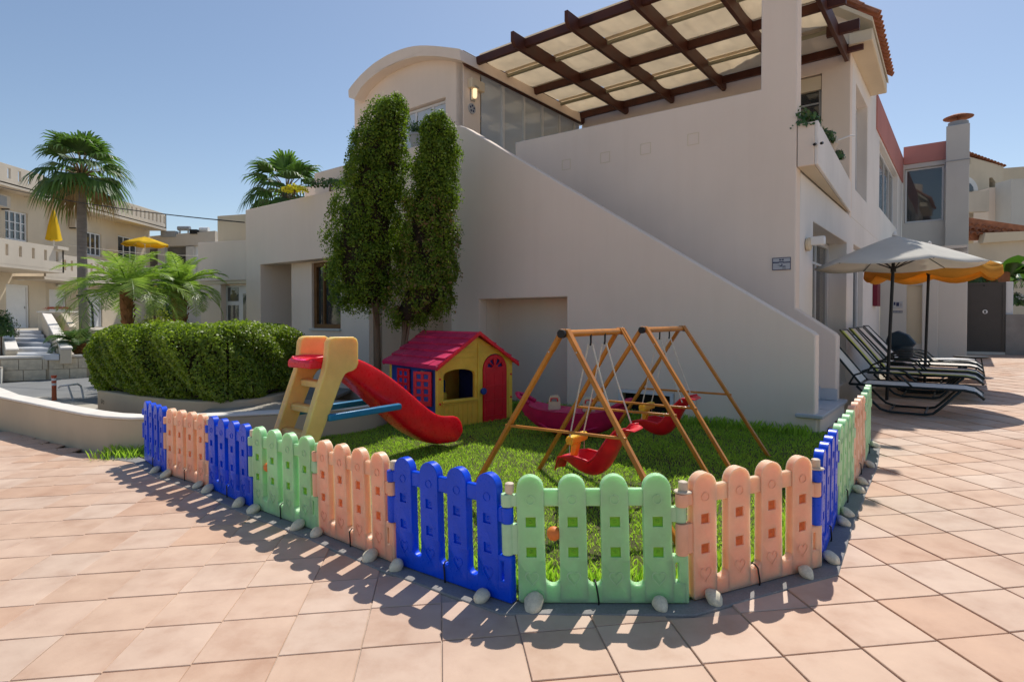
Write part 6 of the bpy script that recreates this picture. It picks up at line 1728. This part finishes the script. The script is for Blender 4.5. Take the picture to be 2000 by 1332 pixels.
P = AT(1990, 585, 16.9); shrub('white flowers on the boundary wall', (P[0], P[1], P[2] - .1), .25, .2, .2, 160, .07, M['white'], 72, cat='plant')
# big-leaved tropical plants above the gate
def bigleaf(label, at, n, L, seed, mat='broad', w=.16, group='large-leaved plants above the gate'):
    rng = random.Random(seed); t = thing('tropical_plant', label, 'plant', at, 0, group)
    mb = None
    for k in range(n):
        az = rng.uniform(0, 6.28); el = R(rng.uniform(30, 85)); p = Vector((rng.uniform(-.2, .2), rng.uniform(-.2, .2), 0)); hd = Vector((math.cos(az), math.sin(az), 0)); ll = L * rng.uniform(.7, 1.1)
        pts = [p.copy()]; e = el
        for s_ in range(10): p = p + (hd * math.cos(e) + Vector((0, 0, math.sin(e)))) * ll / 10; pts.append(p.copy()); e -= R(rng.uniform(8, 14))
        sd_ = hd.cross(Vector((0, 0, 1))); lm = MB()
        for i in range(11):
            u = i / 10; ww = w * L * math.sin(math.pi * max(0, (u - .25) / .75)) ** .6 if u > .25 else .008
            for s_ in (-1, -.5, 0, .5, 1): lm.v.append(tuple(pts[i] + sd_ * ww * s_ + Vector((0, 0, abs(s_) * ww * .35 + (.02 * math.sin(i * 2.2 + s_ * 3) if abs(s_) == 1 else 0)))))
        for i in range(10):
            for j in range(4): a = i * 5 + j; lm.f.append((a, a + 1, a + 6, a + 5))
        lm.build('leaf', M[mat], t, smooth=True)
    return t
for k, (x, y, Y, n, L, lab) in enumerate(((1915, 545, 17.6, 16, 1.5, 'left clump of broad dark leaves above the gate'), (1955, 545, 17.2, 16, 1.7, 'middle clump of broad glossy leaves above the gate'), (1995, 540, 17.4, 14, 1.7, 'right clump of arching leaves at the photo edge'))):
    P = AT(x, y, Y); bigleaf(lab, (P[0], P[1], P[2] - .35), n, L, 80 + k)
P = AT(1905, 545, 17.0); shrub('bushy dark greenery just left of the gate top', (P[0], P[1], P[2] - .5), .5, .4, .7, 1500, .12, M['broad'], 90)
P = AT(1945, 538, 17.0); t = thing('terracotta_planter', 'long terracotta planter below the broad leaves', 'planter', (P[0], P[1], P[2] - .25)); MB().box(-.6, .3, -.15, .15, 0, .35).build('trough', M['terracotta'], t, bevel=.02)

# houses beyond the courtyard
def fpart(t, nm, outl, Y, th, mt, holes=(), bev=0):
    c = lambda l: [(float(AT(x, y, Y)[0]), float(AT(x, y, Y)[2])) for x, y in l]
    return MB().slab(c(outl), [c(h_) for h_ in holes], (0, Y, 0), X_, Z_, (0, th, 0)).build(nm, M[mt], t, bevel=bev)
t = thing('tiled_house', 'house with low clay tile roof and yellow wall behind the gate plants', 'building')
fpart(t, 'wall', [(1880, 640), (1880, 478), (1925, 472), (2100, 468), (2100, 640)], 25, 5, 'hotel')
fpart(t, 'wall_band', [(1920, 475), (2100, 462), (2100, 448), (1925, 455)], 24.8, .3, 'soffit')
fpart(t, 'roof_bed', [(1870, 470), (1870, 428), (1890, 425), (2100, 455), (2100, 462)], 25.2, .3, 'tileroof')
o1_ = None
for r_ in range(5):
    for k in range(15):
        x = 1880 + k * 13 + r_ * 3; y = 430 + r_ * 9 + k * (2.2 - r_ * .25); 
        if y > 466 + (x - 1880) * .0 or x > 2060: continue
        P = AT(x, y, 25.0 - r_ * .12 + .3)

        if o1_ is None: o1_ = rt.build('roof_tile', M['tileroof'], t, smooth=50); o = o1_
        else: o = o1_.copy(); COL.objects.link(o); o.parent = t
        o.location = tuple(P); o.scale = (1.5, 1.3, 1.4); o.rotation_euler = (R(25), 0, R(rnd.uniform(-6, 6)) + R(8))
t = thing('hillside_house', 'shaded beige house with arched openings behind the chimney', 'building')
fpart(t, 'gable_wall', [(1880, 470), (1880, 303), (1960, 325), (1960, 470)], 33, 5, 'hotel', [[(1932, 366), (1932, 348), (1938, 347), (1944, 355), (1946, 366)]])
fpart(t, 'dark_opening', [(1928, 368), (1928, 344), (1948, 344), (1948, 368)], 33.6, .1, 'darkin')
fpart(t, 'side_wall', [(1958, 470), (1958, 329), (2100, 318), (2100, 470)], 33.4, 5, 'hotel')
fpart(t, 'front_block', [(1930, 470), (1930, 368), (1978, 364), (1978, 470)], 31.5, 1, 'wall')
fpart(t, 'white_block', [(1975, 470), (1975, 350), (2100, 346), (2100, 470)], 30.5, 1, 'greyw')
fpart(t, 'balcony_front', [(1880, 415), (1880, 378), (1932, 371), (1932, 413)], 31, .3, 'hotelw')
ar_ = [(1880 + 32 * math.cos(R(a)) * .95 + 0, 373 - 30 * math.sin(R(a))) for a in range(0, 100, 10)]
fpart(t, 'arch_surround', [(1880, 373)] + [(1912, 373)] + ar_ + [(1880, 343)], 31.6, .3, 'white')
fpart(t, 'arch_window', [(1880, 374), (1902, 374), (1901, 366), (1897, 360), (1890, 356), (1880, 354)], 31.4, .15, 'glass')
o2_ = None
for k in range(12):
    x = 1893 + k * 6.3; y = 299 + k * 2.3; P = AT(x, y, 32.9)
    o = o1_.copy(); o.name = 'roof_tile'; COL.objects.link(o); o.parent = t; o.location = tuple(P); o.scale = (1.3, 1.6, 1.3); o.rotation_euler = (R(-12), 0, 0)
